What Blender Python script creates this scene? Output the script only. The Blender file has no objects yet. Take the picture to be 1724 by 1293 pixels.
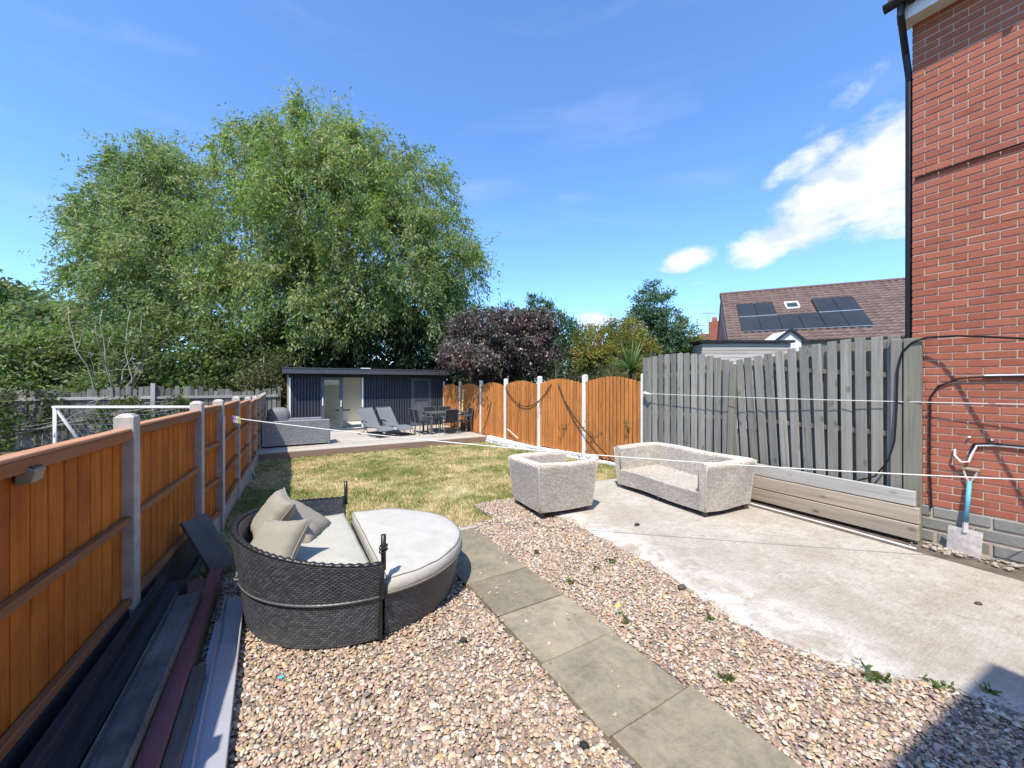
import bpy, bmesh, math, random
import numpy as np
from mathutils import Vector, Matrix, Euler
random.seed(7); rng = np.random.default_rng(7)
S = bpy.context.scene
COL = S.collection
R = math.radians

# ------------------------------------------------------------------ camera, sky, sun, exposure
CAMZ = 1.75
cam = bpy.data.objects.new('camera', bpy.data.cameras.new('camera')); COL.objects.link(cam)
cam.data.sensor_width = 36; cam.data.lens = 13.78; cam.data.clip_start = 0.03; cam.data.clip_end = 2000
cam.location = (0, 0, CAMZ); cam.rotation_euler = (R(89.9), 0, R(-30.96))
S.camera = cam
SUNV = Vector((0.46, 0.42, -1.0)).normalized()
SUN_EL = math.asin(-SUNV.z); SUN_ROT = math.atan2(-SUNV.x, -SUNV.y)
sl = bpy.data.lights.new('sun', 'SUN'); sl.energy = 4.0; sl.angle = R(0.53); sl.color = (1, .92, .79)
so = bpy.data.objects.new('sun', sl); COL.objects.link(so); so.location = (0, 0, 30)
so.rotation_euler = SUNV.to_track_quat('-Z', 'Y').to_euler()
S.view_settings.view_transform = 'Standard'; S.view_settings.look = 'None'
S.view_settings.exposure = 0.72; S.view_settings.gamma = 1.0
S.view_settings.use_curve_mapping = False
S.cycles.max_bounces = 5; S.cycles.diffuse_bounces = 3; S.cycles.use_adaptive_sampling = True; S.cycles.adaptive_threshold = .02; S.cycles.glossy_bounces = 2; S.cycles.transmission_bounces = 4; S.cycles.caustics_reflective = False; S.cycles.caustics_refractive = False

def world():
    w = bpy.data.worlds.new('World'); S.world = w; w.use_nodes = True
    nt = w.node_tree; N = nt.nodes; L = nt.links; N.clear()
    out = N.new('ShaderNodeOutputWorld'); bg = N.new('ShaderNodeBackground'); bg.inputs[1].default_value = 0.15
    sky = N.new('ShaderNodeTexSky'); sky.sky_type = 'NISHITA'; sky.sun_disc = False
    sky.sun_elevation = SUN_EL; sky.sun_rotation = SUN_ROT; sky.air_density = 1.0; sky.dust_density = .35; sky.ozone_density = 2.2
    tc = N.new('ShaderNodeTexCoord')
    tint = N.new('ShaderNodeMix'); tint.data_type = 'RGBA'; tint.blend_type = 'MULTIPLY'; tint.inputs[0].default_value = 1
    tint.inputs[7].default_value = (.76, 1.02, 1.31, 1)
    L.new(sky.outputs[0], tint.inputs[6])
    # clouds: soft banks given by direction, broken up by noise
    mp = N.new('ShaderNodeMapping'); mp.inputs[3].default_value = (1, 1, 1.8)
    L.new(tc.outputs[0], mp.inputs[0])
    n1 = N.new('ShaderNodeTexNoise'); n1.inputs['Scale'].default_value = 9; n1.inputs['Detail'].default_value = 12; n1.inputs['Roughness'].default_value = .62; n1.inputs['Distortion'].default_value = .25
    L.new(mp.outputs[0], n1.inputs[0])
    def math_(op, a, b=None, clamp=False):
        m = N.new('ShaderNodeMath'); m.operation = op; m.use_clamp = clamp
        for i, v in enumerate((a, b)):
            if v is None: continue
            if isinstance(v, (int, float)): m.inputs[i].default_value = v
            else: L.new(v, m.inputs[i])
        return m.outputs[0]
    def dot(vec, d):
        v = N.new('ShaderNodeVectorMath'); v.operation = 'DOT_PRODUCT'; L.new(vec, v.inputs[0]); v.inputs[1].default_value = d
        return v.outputs['Value']
    def blob(c, a, b, tilt, amp):
        c = Vector(c).normalized(); r = c.cross(Vector((0, 0, 1))).normalized(); u = r.cross(c)
        rr = r * math.cos(tilt) + u * math.sin(tilt); uu = -r * math.sin(tilt) + u * math.cos(tilt)
        p = math_('DIVIDE', dot(tc.outputs[0], rr), a); q = math_('DIVIDE', dot(tc.outputs[0], uu), b)
        d2 = math_('ADD', math_('MULTIPLY', p, p), math_('MULTIPLY', q, q))
        front = math_('GREATER_THAN', dot(tc.outputs[0], c), 0)
        g = math_('MULTIPLY', math_('SUBTRACT', 1.0, d2), front)
        return math_('MULTIPLY', math_('MAXIMUM', g, 0.0), amp)
    big = [((.882, .318, .340), .16, .075, .50, 1.0), ((.905, .222, .365), .15, .12, .3, 1.0), ((.859, .42, .285), .10, .05, .3, .95),
           ((.789, .547, .277), .075, .032, .05, .9), ((.665, .73, .150), .07, .032, 0, 1.0), ((.842, .335, .415), .09, .03, .4, .42),
           ((.832, .283, .478), .07, .024, .6, .36), ((.814, .535, .229), .06, .02, .1, .42),
           ((-.7, .4, .35), .25, .09, .2, 1), ((.2, -.9, .4), .3, .12, .1, 1), ((-.6, -.7, .3), .2, .08, .1, 1), ((.85, -.45, .35), .28, .12, .2, 1)]
    acc = None
    for c, a, b, t, amp in big:
        g = blob(c, a, b, t, amp); acc = g if acc is None else math_('MAXIMUM', acc, g)
    dens = math_('ADD', acc, math_('MULTIPLY', math_('SUBTRACT', n1.outputs[0], .5), 2.3))
    has = math_('MULTIPLY', acc, 6.0, True)
    sm = N.new('ShaderNodeMapRange'); sm.interpolation_type = 'SMOOTHSTEP'
    sm.inputs[1].default_value = .12; sm.inputs[2].default_value = .95; L.new(dens, sm.inputs[0])
    mask = math_('MULTIPLY', sm.outputs[0], has, True)
    # thin high cirrus streaks
    mp2 = N.new('ShaderNodeMapping'); mp2.inputs[3].default_value = (1.2, 1.2, 6); mp2.inputs[2].default_value = (.25, .1, .3)
    L.new(tc.outputs[0], mp2.inputs[0])
    n2 = N.new('ShaderNodeTexNoise'); n2.inputs['Scale'].default_value = 2.6; n2.inputs['Detail'].default_value = 6; n2.inputs['Distortion'].default_value = .6
    L.new(mp2.outputs[0], n2.inputs[0])
    cr = N.new('ShaderNodeMapRange'); cr.interpolation_type = 'SMOOTHSTEP'; cr.inputs[1].default_value = .52; cr.inputs[2].default_value = .8; cr.inputs[4].default_value = .09
    L.new(n2.outputs[0], cr.inputs[0])
    mask = math_('MAXIMUM', mask, cr.outputs[0])
    cm = N.new('ShaderNodeMix'); cm.data_type = 'RGBA'; L.new(mask, cm.inputs[0]); L.new(tint.outputs[2], cm.inputs[6])
    n5 = N.new('ShaderNodeTexNoise'); n5.inputs['Scale'].default_value = 14; n5.inputs['Detail'].default_value = 8; L.new(mp.outputs[0], n5.inputs[0])
    cc = N.new('ShaderNodeValToRGB'); cc.color_ramp.elements[0].position = .35; cc.color_ramp.elements[0].color = (.66, .73, .86, 1); cc.color_ramp.elements[1].position = .6; cc.color_ramp.elements[1].color = (1, 1, 1, 1)
    L.new(n5.outputs[0], cc.inputs[0])
    cs_ = N.new('ShaderNodeMix'); cs_.data_type = 'RGBA'; cs_.blend_type = 'MULTIPLY'; cs_.inputs[0].default_value = 1; L.new(cc.outputs[0], cs_.inputs[6]); cs_.inputs[7].default_value = (4.7, 4.8, 5.1, 1)
    L.new(cs_.outputs[2], cm.inputs[7])
    L.new(cm.outputs[2], bg.inputs[0]); L.new(bg.outputs[0], out.inputs[0])
world()

# ------------------------------------------------------------------ materials
MAT = {}
def newmat(name):
    m = bpy.data.materials.new(name); m.use_nodes = True
    nt = m.node_tree; b = nt.nodes['Principled BSDF']; MAT[name] = m
    return m, nt.nodes, nt.links, b
def rgb(c): return (c[0], c[1], c[2], 1)
def noise(N, L, vec, scale, detail=5, rough=.55, dist=0):
    n = N.new('ShaderNodeTexNoise'); n.inputs['Scale'].default_value = scale; n.inputs['Detail'].default_value = detail
    n.inputs['Roughness'].default_value = rough; n.inputs['Distortion'].default_value = dist
    if vec is not None: L.new(vec, n.inputs[0])
    return n.outputs[0]
def ramp(N, L, fac, stops):
    r = N.new('ShaderNodeValToRGB'); e = r.color_ramp.elements
    while len(e) < len(stops): e.new(.5)
    for k, (p, c) in zip(e, stops): k.position = p; k.color = rgb(c)
    L.new(fac, r.inputs[0]); return r.outputs[0]
def mix(N, L, fac, a, b, mode='MIX'):
    m = N.new('ShaderNodeMix'); m.data_type = 'RGBA'; m.blend_type = mode
    for s, v in ((0, fac), (6, a), (7, b)):
        if isinstance(v, (int, float)): m.inputs[s].default_value = v
        elif isinstance(v, tuple): m.inputs[s].default_value = rgb(v)
        else: L.new(v, m.inputs[s])
    return m.outputs[2]
def bump(N, L, b, h, strength, dist=.01):
    n = N.new('ShaderNodeBump'); n.inputs['Strength'].default_value = strength; n.inputs['Distance'].default_value = dist
    L.new(h, n.inputs['Height']); L.new(n.outputs[0], b.inputs['Normal'])
def coords(N, L, rnd=False, scale=(1, 1, 1), kind='Object'):
    tc = N.new('ShaderNodeTexCoord'); mp = N.new('ShaderNodeMapping'); mp.inputs[3].default_value = scale
    if rnd:
        oi = N.new('ShaderNodeObjectInfo'); m = N.new('ShaderNodeMath'); m.operation = 'MULTIPLY'; m.inputs[1].default_value = 57
        L.new(oi.outputs['Random'], m.inputs[0])
        v = N.new('ShaderNodeVectorMath'); v.operation = 'ADD'; L.new(tc.outputs[kind], v.inputs[0]); L.new(m.outputs[0], v.inputs[1])
        L.new(v.outputs[0], mp.inputs[0])
        return mp.outputs[0], oi.outputs['Random']
    L.new(tc.outputs[kind], mp.inputs[0]); return mp.outputs[0], None
def hsv(N, L, col, fac_rand, vmin, vmax):
    mr = N.new('ShaderNodeMapRange'); mr.inputs[3].default_value = vmin; mr.inputs[4].default_value = vmax; L.new(fac_rand, mr.inputs[0])
    h = N.new('ShaderNodeHueSaturation'); L.new(col, h.inputs['Color']); L.new(mr.outputs[0], h.inputs['Value']); return h.outputs[0]

def plain(name, c, rough=.6, metal=0, var=.12, nscale=6, bmp=.1, spec=.4):
    m, N, L, b = newmat(name)
    v, _ = coords(N, L)
    n = noise(N, L, v, nscale, 6, .6)
    lo = tuple(x * (1 - var) for x in c); hi = tuple(min(1, x * (1 + var)) for x in c)
    L.new(ramp(N, L, n, [(.3, lo), (.7, hi)]), b.inputs['Base Color'])
    b.inputs['Roughness'].default_value = rough; b.inputs['Metallic'].default_value = metal; b.inputs['Specular IOR Level'].default_value = spec
    if bmp: bump(N, L, b, noise(N, L, v, nscale * 12, 4), bmp, .004)
    return m
def wood(name, ca, cb, axis=2, grain=26, along=1.3, rough=.78, var=(.78, 1.15), dirt=None, knots=.0, bmp=.25):
    m, N, L, b = newmat(name)
    sc = [grain] * 3; sc[axis] = along
    v, rnd = coords(N, L, True, tuple(sc))
    n = noise(N, L, v, 1.0, 8, .62, .35)
    col = ramp(N, L, n, [(.28, ca), (.5, tuple((x + y) / 2 for x, y in zip(ca, cb))), (.74, cb)])
    v2, _ = coords(N, L, True, (2.2, 2.2, 2.2))
    n2 = noise(N, L, v2, 1.2, 5, .6)
    if dirt: col = mix(N, L, ramp(N, L, n2, [(.45, (0, 0, 0)), (.72, (.75, .75, .75))]), col, dirt)
    if knots:
        sk = [9] * 3; sk[axis] = 4.5
        vk, _ = coords(N, L, True, tuple(sk)); vo = N.new('ShaderNodeTexVoronoi'); vo.inputs['Scale'].default_value = .6; L.new(vk, vo.inputs[0])
        kd = ramp(N, L, vo.outputs['Distance'], [(.05, (1, 1, 1)), (.16, (0, 0, 0))])
        f = N.new('ShaderNodeMath'); f.operation = 'MULTIPLY'; f.inputs[1].default_value = knots; L.new(kd, f.inputs[0])
        col = mix(N, L, f.outputs[0], col, tuple(x * .35 for x in ca))
    L.new(hsv(N, L, col, rnd, *var), b.inputs['Base Color'])
    b.inputs['Roughness'].default_value = rough; b.inputs['Specular IOR Level'].default_value = .25
    bump(N, L, b, n, bmp, .006)
    return m
def attr_mat(name, rough=.6, spec=.3, trans=0.0, gain=1.0, tint=(1, 1, 1)):
    m, N, L, b = newmat(name)
    a = N.new('ShaderNodeAttribute'); a.attribute_name = 'col'
    b.inputs['Roughness'].default_value = rough; b.inputs['Specular IOR Level'].default_value = spec
    L.new(a.outputs[0], b.inputs['Base Color'])
    if trans:
        t = N.new('ShaderNodeBsdfTranslucent'); tcol = mix(N, L, 1.0, a.outputs[0], (1.15, 1.25, .6), 'MULTIPLY'); L.new(tcol, t.inputs[0])
        ms = N.new('ShaderNodeMixShader'); ms.inputs[0].default_value = trans
        L.new(b.outputs[0], ms.inputs[1]); L.new(t.outputs[0], ms.inputs[2])
        L.new(ms.outputs[0], N['Material Output'].inputs[0])
    return m

wood('fence_orange', (.39, .108, .011), (.62, .200, .026), var=(.88, 1.12), dirt=(.25, .064, .012), knots=.25, bmp=.4)
wood('fence_rail', (.24, .095, .035), (.36, .16, .065), axis=1, var=(.85, 1.1), dirt=(.26, .15, .09))
wood('fence_cap', (.36, .16, .08), (.52, .27, .15), axis=1, var=(.9, 1.1), dirt=(.40, .25, .17))
wood('panel_orange', (.42, .14, .03), (.66, .265, .075), var=(.82, 1.15), dirt=(.34, .14, .05), knots=.5)
wood('panel_rail', (.10, .035, .012), (.18, .07, .025), axis=1)
wood('weathered', (.16, .152, .135), (.355, .34, .305), grain=34, along=1.0, var=(.74, 1.24), dirt=(.22, .218, .185), knots=.55)
wood('weathered_green', (.17, .165, .125), (.29, .28, .215), var=(.85, 1.1), dirt=(.22, .22, .20), knots=.3)
wood('sleeper', (.29, .235, .18), (.50, .42, .33), axis=1, grain=20, along=.8, var=(.92, 1.1), knots=.75)
wood('sleeper_grey', (.30, .285, .26), (.52, .50, .46), axis=1, grain=22, along=.7, var=(.95, 1.1), knots=.7)
wood('deck', (.38, .34, .285), (.54, .495, .43), axis=0, grain=22, along=.8, var=(.85, 1.12), dirt=(.36, .31, .27))
wood('deck_fascia', (.20, .135, .10), (.34, .245, .19), axis=0, grain=22, along=.8, knots=.5)
wood('far_fence', (.11, .105, .09), (.25, .24, .21), var=(.55, 1.3))
wood('far_rail', (.30, .29, .27), (.45, .44, .41), axis=0)
wood('shed_board', (.38, .36, .33), (.62, .60, .56), axis=0, grain=14, along=.6, var=(.8, 1.1))
wood('pile_dark', (.014, .015, .016), (.06, .062, .062), axis=1, grain=16)
wood('pile_grey', (.13, .135, .135), (.30, .30, .285), axis=1, grain=12, along=1.2, dirt=(.045, .05, .055))
wood('pile_red', (.20, .075, .075), (.29, .12, .115), axis=1, grain=10, var=(.9, 1.1))
wood('pile_brown', (.07, .06, .055), (.19, .165, .135), axis=1, grain=14)
wood('bark', (.20, .18, .145), (.42, .39, .33), grain=10, along=2)
wood('bark_dark', (.04, .033, .025), (.10, .085, .065), grain=10, along=2)
plain('concrete_post', (.44, .41, .375), .9, var=.22, nscale=9, bmp=.35)
plain('gravel_board', (.36, .34, .31), .9, var=.25, nscale=7, bmp=.3)
plain('post_white', (.78, .77, .74), .8, var=.1, nscale=8, bmp=.25)
plain('stone_white', (.74, .735, .71), .85, var=.18, nscale=10, bmp=.7)
plain('plastic_grey', (.33, .345, .40), .45, var=.08, nscale=4)
plain('pvc_white', (.75, .76, .77), .4, var=.05)
plain('black_plastic', (.012, .012, .014), .45)
plain('frame_black', (.015, .016, .018), .4, spec=.5)
plain('frame_grey', (.10, .11, .12), .4, spec=.5)
plain('sling', (.16, .175, .185), .8, nscale=40, bmp=.3)
plain('sling_dark', (.02, .021, .023), .8)
plain('anthracite', (.05, .062, .082), .75, var=.1, spec=.08)
plain('anthracite_roof', (.062, .07, .082), .55, var=.12)
plain('door_grey', (.10, .118, .14), .6, spec=.15)
plain('white_paint', (.80, .80, .79), .55, var=.03)
plain('interior', (.80, .78, .74), .85, var=.04, bmp=0)
plain('render_white', (.72, .71, .69), .9)
plain('fascia_white', (.72, .72, .70), .6, var=.12)
plain('mortar', (.50, .40, .315), .95, var=.15, nscale=14, bmp=.6)
def fabric(name, c, stain, amt):
    m, N, L, b = newmat(name)
    v, _ = coords(N, L); n1 = noise(N, L, v, 3.5, 7, .65, 1.2); n2 = noise(N, L, v, 7, 3, .5, 2.5); n3 = noise(N, L, v, 300, 2)
    col = mix(N, L, ramp(N, L, n1, [(.42, (0, 0, 0)), (.72, (amt, amt, amt))]), c, stain)
    L.new(col, b.inputs['Base Color']); b.inputs['Roughness'].default_value = .95; b.inputs['Specular IOR Level'].default_value = .15
    ms = N.new('ShaderNodeMath'); ms.operation = 'MULTIPLY_ADD'; ms.inputs[1].default_value = .08; L.new(n3, ms.inputs[0]); L.new(n2, ms.inputs[2]); bump(N, L, b, ms.outputs[0], .22, .02)
fabric('cushion_beige', (.44, .43, .37), (.385, .37, .305), .6)
fabric('cushion_white', (.47, .455, .415), (.39, .375, .33), .7)
plain('pillow', (.265, .245, .20), .9, var=.06, nscale=6, bmp=.2)
plain('piping', (.22, .20, .17), .9)
plain('wicker_plain', (.46, .42, .36), .9, var=.25, nscale=60)
plain('rubble_tan', (.40, .34, .27), .95, var=.3, nscale=30)
plain('rope', (.70, .71, .66), .8)
plain('solar_cell', (.026, .031, .038), .5, var=.25, nscale=.5, bmp=0, spec=.25)
plain('aluminium', (.55, .56, .57), .35, metal=.9)
plain('terracotta', (.36, .12, .075), .85)
plain('ridge_tile', (.16, .10, .085), .9)
plain('far_roof', (.24, .10, .075), .9)
plain('net', (.62, .64, .64), .8)
plain('blue_paint', (.13, .42, .55), .5, var=.15, nscale=20)
plain('rust_steel', (.46, .42, .40), .6, var=.3, nscale=18, bmp=.3)
plain('tan_wood', (.33, .25, .18), .7)
plain('lamp_body', (.30, .27, .20), .5)
plain('lamp_panel', (.03, .045, .045), .2)
plain('tarp', (.17, .18, .19), .6, bmp=.3)
plain('leg_brown', (.09, .065, .05), .6)
plain('slate_lean', (.115, .12, .105), .85, var=.2)
plain('soil', (.13, .105, .08), 1, var=.35, nscale=8, bmp=.8)
plain('yellow_stick', (.72, .55, .20), .7)
plain('terr', (.10, .095, .05), 1, var=.5, nscale=.8, bmp=.4)
for nm, c in (('pink', (.7, .2, .45)), ('blue', (.2, .3, .75)), ('yellow', (.75, .7, .12)), ('violet', (.4, .25, .7)), ('green', (.35, .65, .35)), ('white', (.8, .8, .8))):
    plain('peg_' + nm, c, .4, bmp=0)
attr_mat('pebbles', .75, .25)
attr_mat('leaf', .5, .35, .45)
attr_mat('leaf_gloss', .4, .45, .3)
attr_mat('leaf_purple', .4, .5, .15)
attr_mat('rattan_black', .36, .55)
attr_mat('rattan_grey', .6, .3)
attr_mat('wicker_white', .85, .2)
attr_mat('flower', .6, .2)

def brickmat(name, ca, cb, dirt):
    m, N, L, b = newmat(name)
    v, rnd = coords(N, L, True, (1, 1, 1))
    base = ramp(N, L, rnd, [(0, ca), (.55, tuple((x + y) / 2 for x, y in zip(ca, cb))), (1, cb)])
    n = noise(N, L, v, 14, 6, .65)
    col = mix(N, L, ramp(N, L, n, [(.42, (0, 0, 0)), (.78, (.6, .6, .6))]), base, dirt)
    L.new(col, b.inputs['Base Color']); b.inputs['Roughness'].default_value = .85; b.inputs['Specular IOR Level'].default_value = .25
    bump(N, L, b, noise(N, L, v, 70, 5), .35, .004); return m
brickmat('brick', (.32, .096, .056), (.43, .140, .082), (.37, .16, .112))
brickmat('plinth', (.19, .19, .175), (.26, .258, .235), (.32, .31, .275))
def slabmat():
    m, N, L, b = newmat('slab')
    v, rnd = coords(N, L, True, (1, 1, 1))
    base = ramp(N, L, rnd, [(0, (.215, .185, .125)), (.5, (.30, .26, .175)), (1, (.36, .31, .21))])
    n1 = noise(N, L, v, 3.2, 8, .7, .6); n2 = noise(N, L, v, 22, 8, .75); n3 = noise(N, L, v, 130, 3)
    col = mix(N, L, ramp(N, L, n1, [(.40, (0, 0, 0)), (.62, (.75, .75, .75))]), base, (.145, .13, .10))
    col = mix(N, L, ramp(N, L, n2, [(.42, (0, 0, 0)), (.70, (.6, .6, .6))]), col, (.35, .315, .24))
    col = mix(N, L, ramp(N, L, n3, [(.58, (0, 0, 0)), (.72, (.55, .55, .55))]), col, (.10, .09, .075))
    L.new(col, b.inputs['Base Color']); b.inputs['Roughness'].default_value = .9; b.inputs['Specular IOR Level'].default_value = .2
    ms = N.new('ShaderNodeMath'); ms.operation = 'ADD'; L.new(n2, ms.inputs[0]); L.new(n1, ms.inputs[1]); bump(N, L, b, ms.outputs[0], .5, .012)
slabmat()
def tilemat():
    m, N, L, b = newmat('roof_tile')
    a = N.new('ShaderNodeAttribute'); a.attribute_name = 'col'
    L.new(a.outputs[0], b.inputs['Base Color']); b.inputs['Roughness'].default_value = .85; b.inputs['Specular IOR Level'].default_value = .25
tilemat()
def concrete():
    m, N, L, b = newmat('concrete_slab')
    v, _ = coords(N, L); n1 = noise(N, L, v, .9, 8, .6); n2 = noise(N, L, v, 20, 9, .8); n3 = noise(N, L, v, 2.6, 9, .72, .5)
    vs, _ = coords(N, L, False, (9, 42, 9)); n4 = noise(N, L, vs, 1.3, 7, .75)
    col = ramp(N, L, n2, [(.30, (.30, .26, .205)), (.46, (.45, .405, .335)), (.60, (.53, .485, .41)), (.74, (.62, .58, .50))])
    n5 = noise(N, L, v, 8, 10, .8, .3)
    col = mix(N, L, ramp(N, L, n4, [(.42, (0, 0, 0)), (.62, (.6, .6, .6))]), col, (.33, .285, .225))
    col = mix(N, L, ramp(N, L, n5, [(.46, (0, 0, 0)), (.64, (.7, .7, .7))]), col, (.60, .565, .50))
    col = mix(N, L, ramp(N, L, n3, [(.45, (0, 0, 0)), (.68, (.5, .5, .5))]), col, (.63, .60, .54))
    col = mix(N, L, ramp(N, L, n1, [(.44, (0, 0, 0)), (.60, (.55, .55, .55))]), col, (.36, .31, .245))
    sx = N.new('ShaderNodeSeparateXYZ'); tco = N.new('ShaderNodeTexCoord'); L.new(tco.outputs['Object'], sx.inputs[0])
    mr = N.new('ShaderNodeMapRange'); mr.inputs[1].default_value = 3.55; mr.inputs[2].default_value = 3.25; L.new(sx.outputs[0], mr.inputs[0])
    ml = N.new('ShaderNodeMath'); ml.operation = 'MULTIPLY'; L.new(mr.outputs[0], ml.inputs[0]); L.new(ramp(N, L, noise(N, L, v, 3.4, 8, .7, .4), [(.44, (0, 0, 0)), (.60, (1, 1, 1))]), ml.inputs[1])
    col = mix(N, L, ml.outputs[0], col, (.70, .68, .63))   # lime bloom along the gravel edge
    sp = noise(N, L, v, 95, 3); col = mix(N, L, ramp(N, L, sp, [(.60, (0, 0, 0)), (.70, (.75, .75, .75))]), col, (.19, .165, .135))
    L.new(col, b.inputs['Base Color']); b.inputs['Roughness'].default_value = .95; b.inputs['Specular IOR Level'].default_value = .15
    ms = N.new('ShaderNodeMath'); ms.operation = 'ADD'; L.new(n2, ms.inputs[0]); L.new(n4, ms.inputs[1]); bump(N, L, b, ms.outputs[0], .9, .012)
concrete()
def grass_mats():
    for nm in ('lawn_soil', 'grass_blade'):
        m, N, L, b = newmat(nm)
        g = N.new('ShaderNodeNewGeometry')
        n1 = noise(N, L, g.outputs['Position'], .75, 5, .6, .4); n2 = noise(N, L, g.outputs['Position'], 3.5, 5, .65); n3 = noise(N, L, g.outputs['Position'], 45 if nm == 'lawn_soil' else 30, 3)
        a = N.new('ShaderNodeMath'); a.operation = 'MULTIPLY_ADD'; a.inputs[1].default_value = .5; L.new(n2, a.inputs[0])
        a2 = N.new('ShaderNodeMath'); a2.operation = 'MULTIPLY'; a2.inputs[1].default_value = .6; L.new(n1, a2.inputs[0]); L.new(a2.outputs[0], a.inputs[2])
        col = ramp(N, L, a.outputs[0], [(.40, (.165, .205, .06)), (.50, (.275, .285, .115)), (.56, (.41, .37, .19)), (.63, (.58, .48, .30))])
        if nm == 'grass_blade':
            at = N.new('ShaderNodeAttribute'); at.attribute_name = 'col'
            col = mix(N, L, 1.0, col, at.outputs[0], 'MULTIPLY')
        else:
            col = mix(N, L, .65, col, ramp(N, L, n3, [(.3, (.42, .42, .42)), (.7, (1.1, 1.1, 1.1))]), 'MULTIPLY')
            bump(N, L, b, n3, .6, .02)
        L.new(col, b.inputs['Base Color']); b.inputs['Roughness'].default_value = .85; b.inputs['Specular IOR Level'].default_value = .15
grass_mats()
def gravelbase():
    m, N, L, b = newmat('gravel_bed')
    v, _ = coords(N, L); vo = N.new('ShaderNodeTexVoronoi'); vo.inputs['Scale'].default_value = 55; L.new(v, vo.inputs[0])
    col = ramp(N, L, noise(N, L, v, 60, 4, .7), [(.3, (.16, .12, .09)), (.7, (.36, .28, .21))])
    L.new(col, b.inputs['Base Color']); b.inputs['Roughness'].default_value = .95
    bump(N, L, b, vo.outputs['Distance'], .8, .01)
gravelbase()
def glassmat():
    m, N, L, b = newmat('glass')
    v, _ = coords(N, L); tn = noise(N, L, v, .6, 2)
    t = N.new('ShaderNodeBsdfTransparent'); t.inputs[0].default_value = (.86, .90, .89, 1)
    g = N.new('ShaderNodeBsdfGlossy'); g.inputs['Roughness'].default_value = .015
    bn = N.new('ShaderNodeBump'); bn.inputs['Strength'].default_value = .02; L.new(tn, bn.inputs['Height']); L.new(bn.outputs[0], g.inputs['Normal'])
    fr = N.new('ShaderNodeFresnel'); fr.inputs[0].default_value = 1.6
    ms = N.new('ShaderNodeMixShader'); L.new(fr.outputs[0], ms.inputs[0]); L.new(t.outputs[0], ms.inputs[1]); L.new(g.outputs[0], ms.inputs[2])
    L.new(ms.outputs[0], N['Material Output'].inputs[0])
glassmat()

# ------------------------------------------------------------------ mesh helpers
def np_mesh(name, V, F, mat, smooth=False, col=None):
    """V (n,3) array, F (m,k) array with constant k."""
    me = bpy.data.meshes.new(name); V = np.asarray(V, np.float32); F = np.asarray(F, np.int32)
    k = F.shape[1]
    me.vertices.add(len(V)); me.vertices.foreach_set('co', V.ravel())
    me.loops.add(F.size); me.loops.foreach_set('vertex_index', F.ravel())
    me.polygons.add(len(F)); me.polygons.foreach_set('loop_start', np.arange(0, F.size, k, dtype=np.int32))
    if smooth: me.polygons.foreach_set('use_smooth', np.ones(len(F), bool))
    if col is not None:
        a = me.color_attributes.new('col', 'FLOAT_COLOR', 'POINT')
        c4 = np.ones((len(V), 4), np.float32); c4[:, :3] = col; a.data.foreach_set('color', c4.ravel())
    me.update(calc_edges=True); me.materials.append(MAT[mat]); return me
def link(name, me, parent=None, loc=(0, 0, 0), rot=None):
    o = bpy.data.objects.new(name, me); COL.objects.link(o)
    if parent: o.parent = parent
    o.location = loc
    if rot: o.rotation_euler = rot
    return o
def tag(o, label=None, cat=None, group=None, kind=None):
    if label: o['label'] = label
    if cat: o['category'] = cat
    if group: o['group'] = group
    if kind: o['kind'] = kind
    return o
def thing(name, label, cat, loc=(0, 0, 0), rz=0, group=None):
    o = bpy.data.objects.new(name, None); COL.objects.link(o); o.empty_display_size = .1
    o.location = loc; o.rotation_euler = (0, 0, rz); tag(o, label, cat, group); return o
def world_off(p):   # children of unrotated roots are given in world coordinates
    if p is None: return Vector((0, 0, 0))
    return Vector(p.location) + world_off(p.parent)
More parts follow.
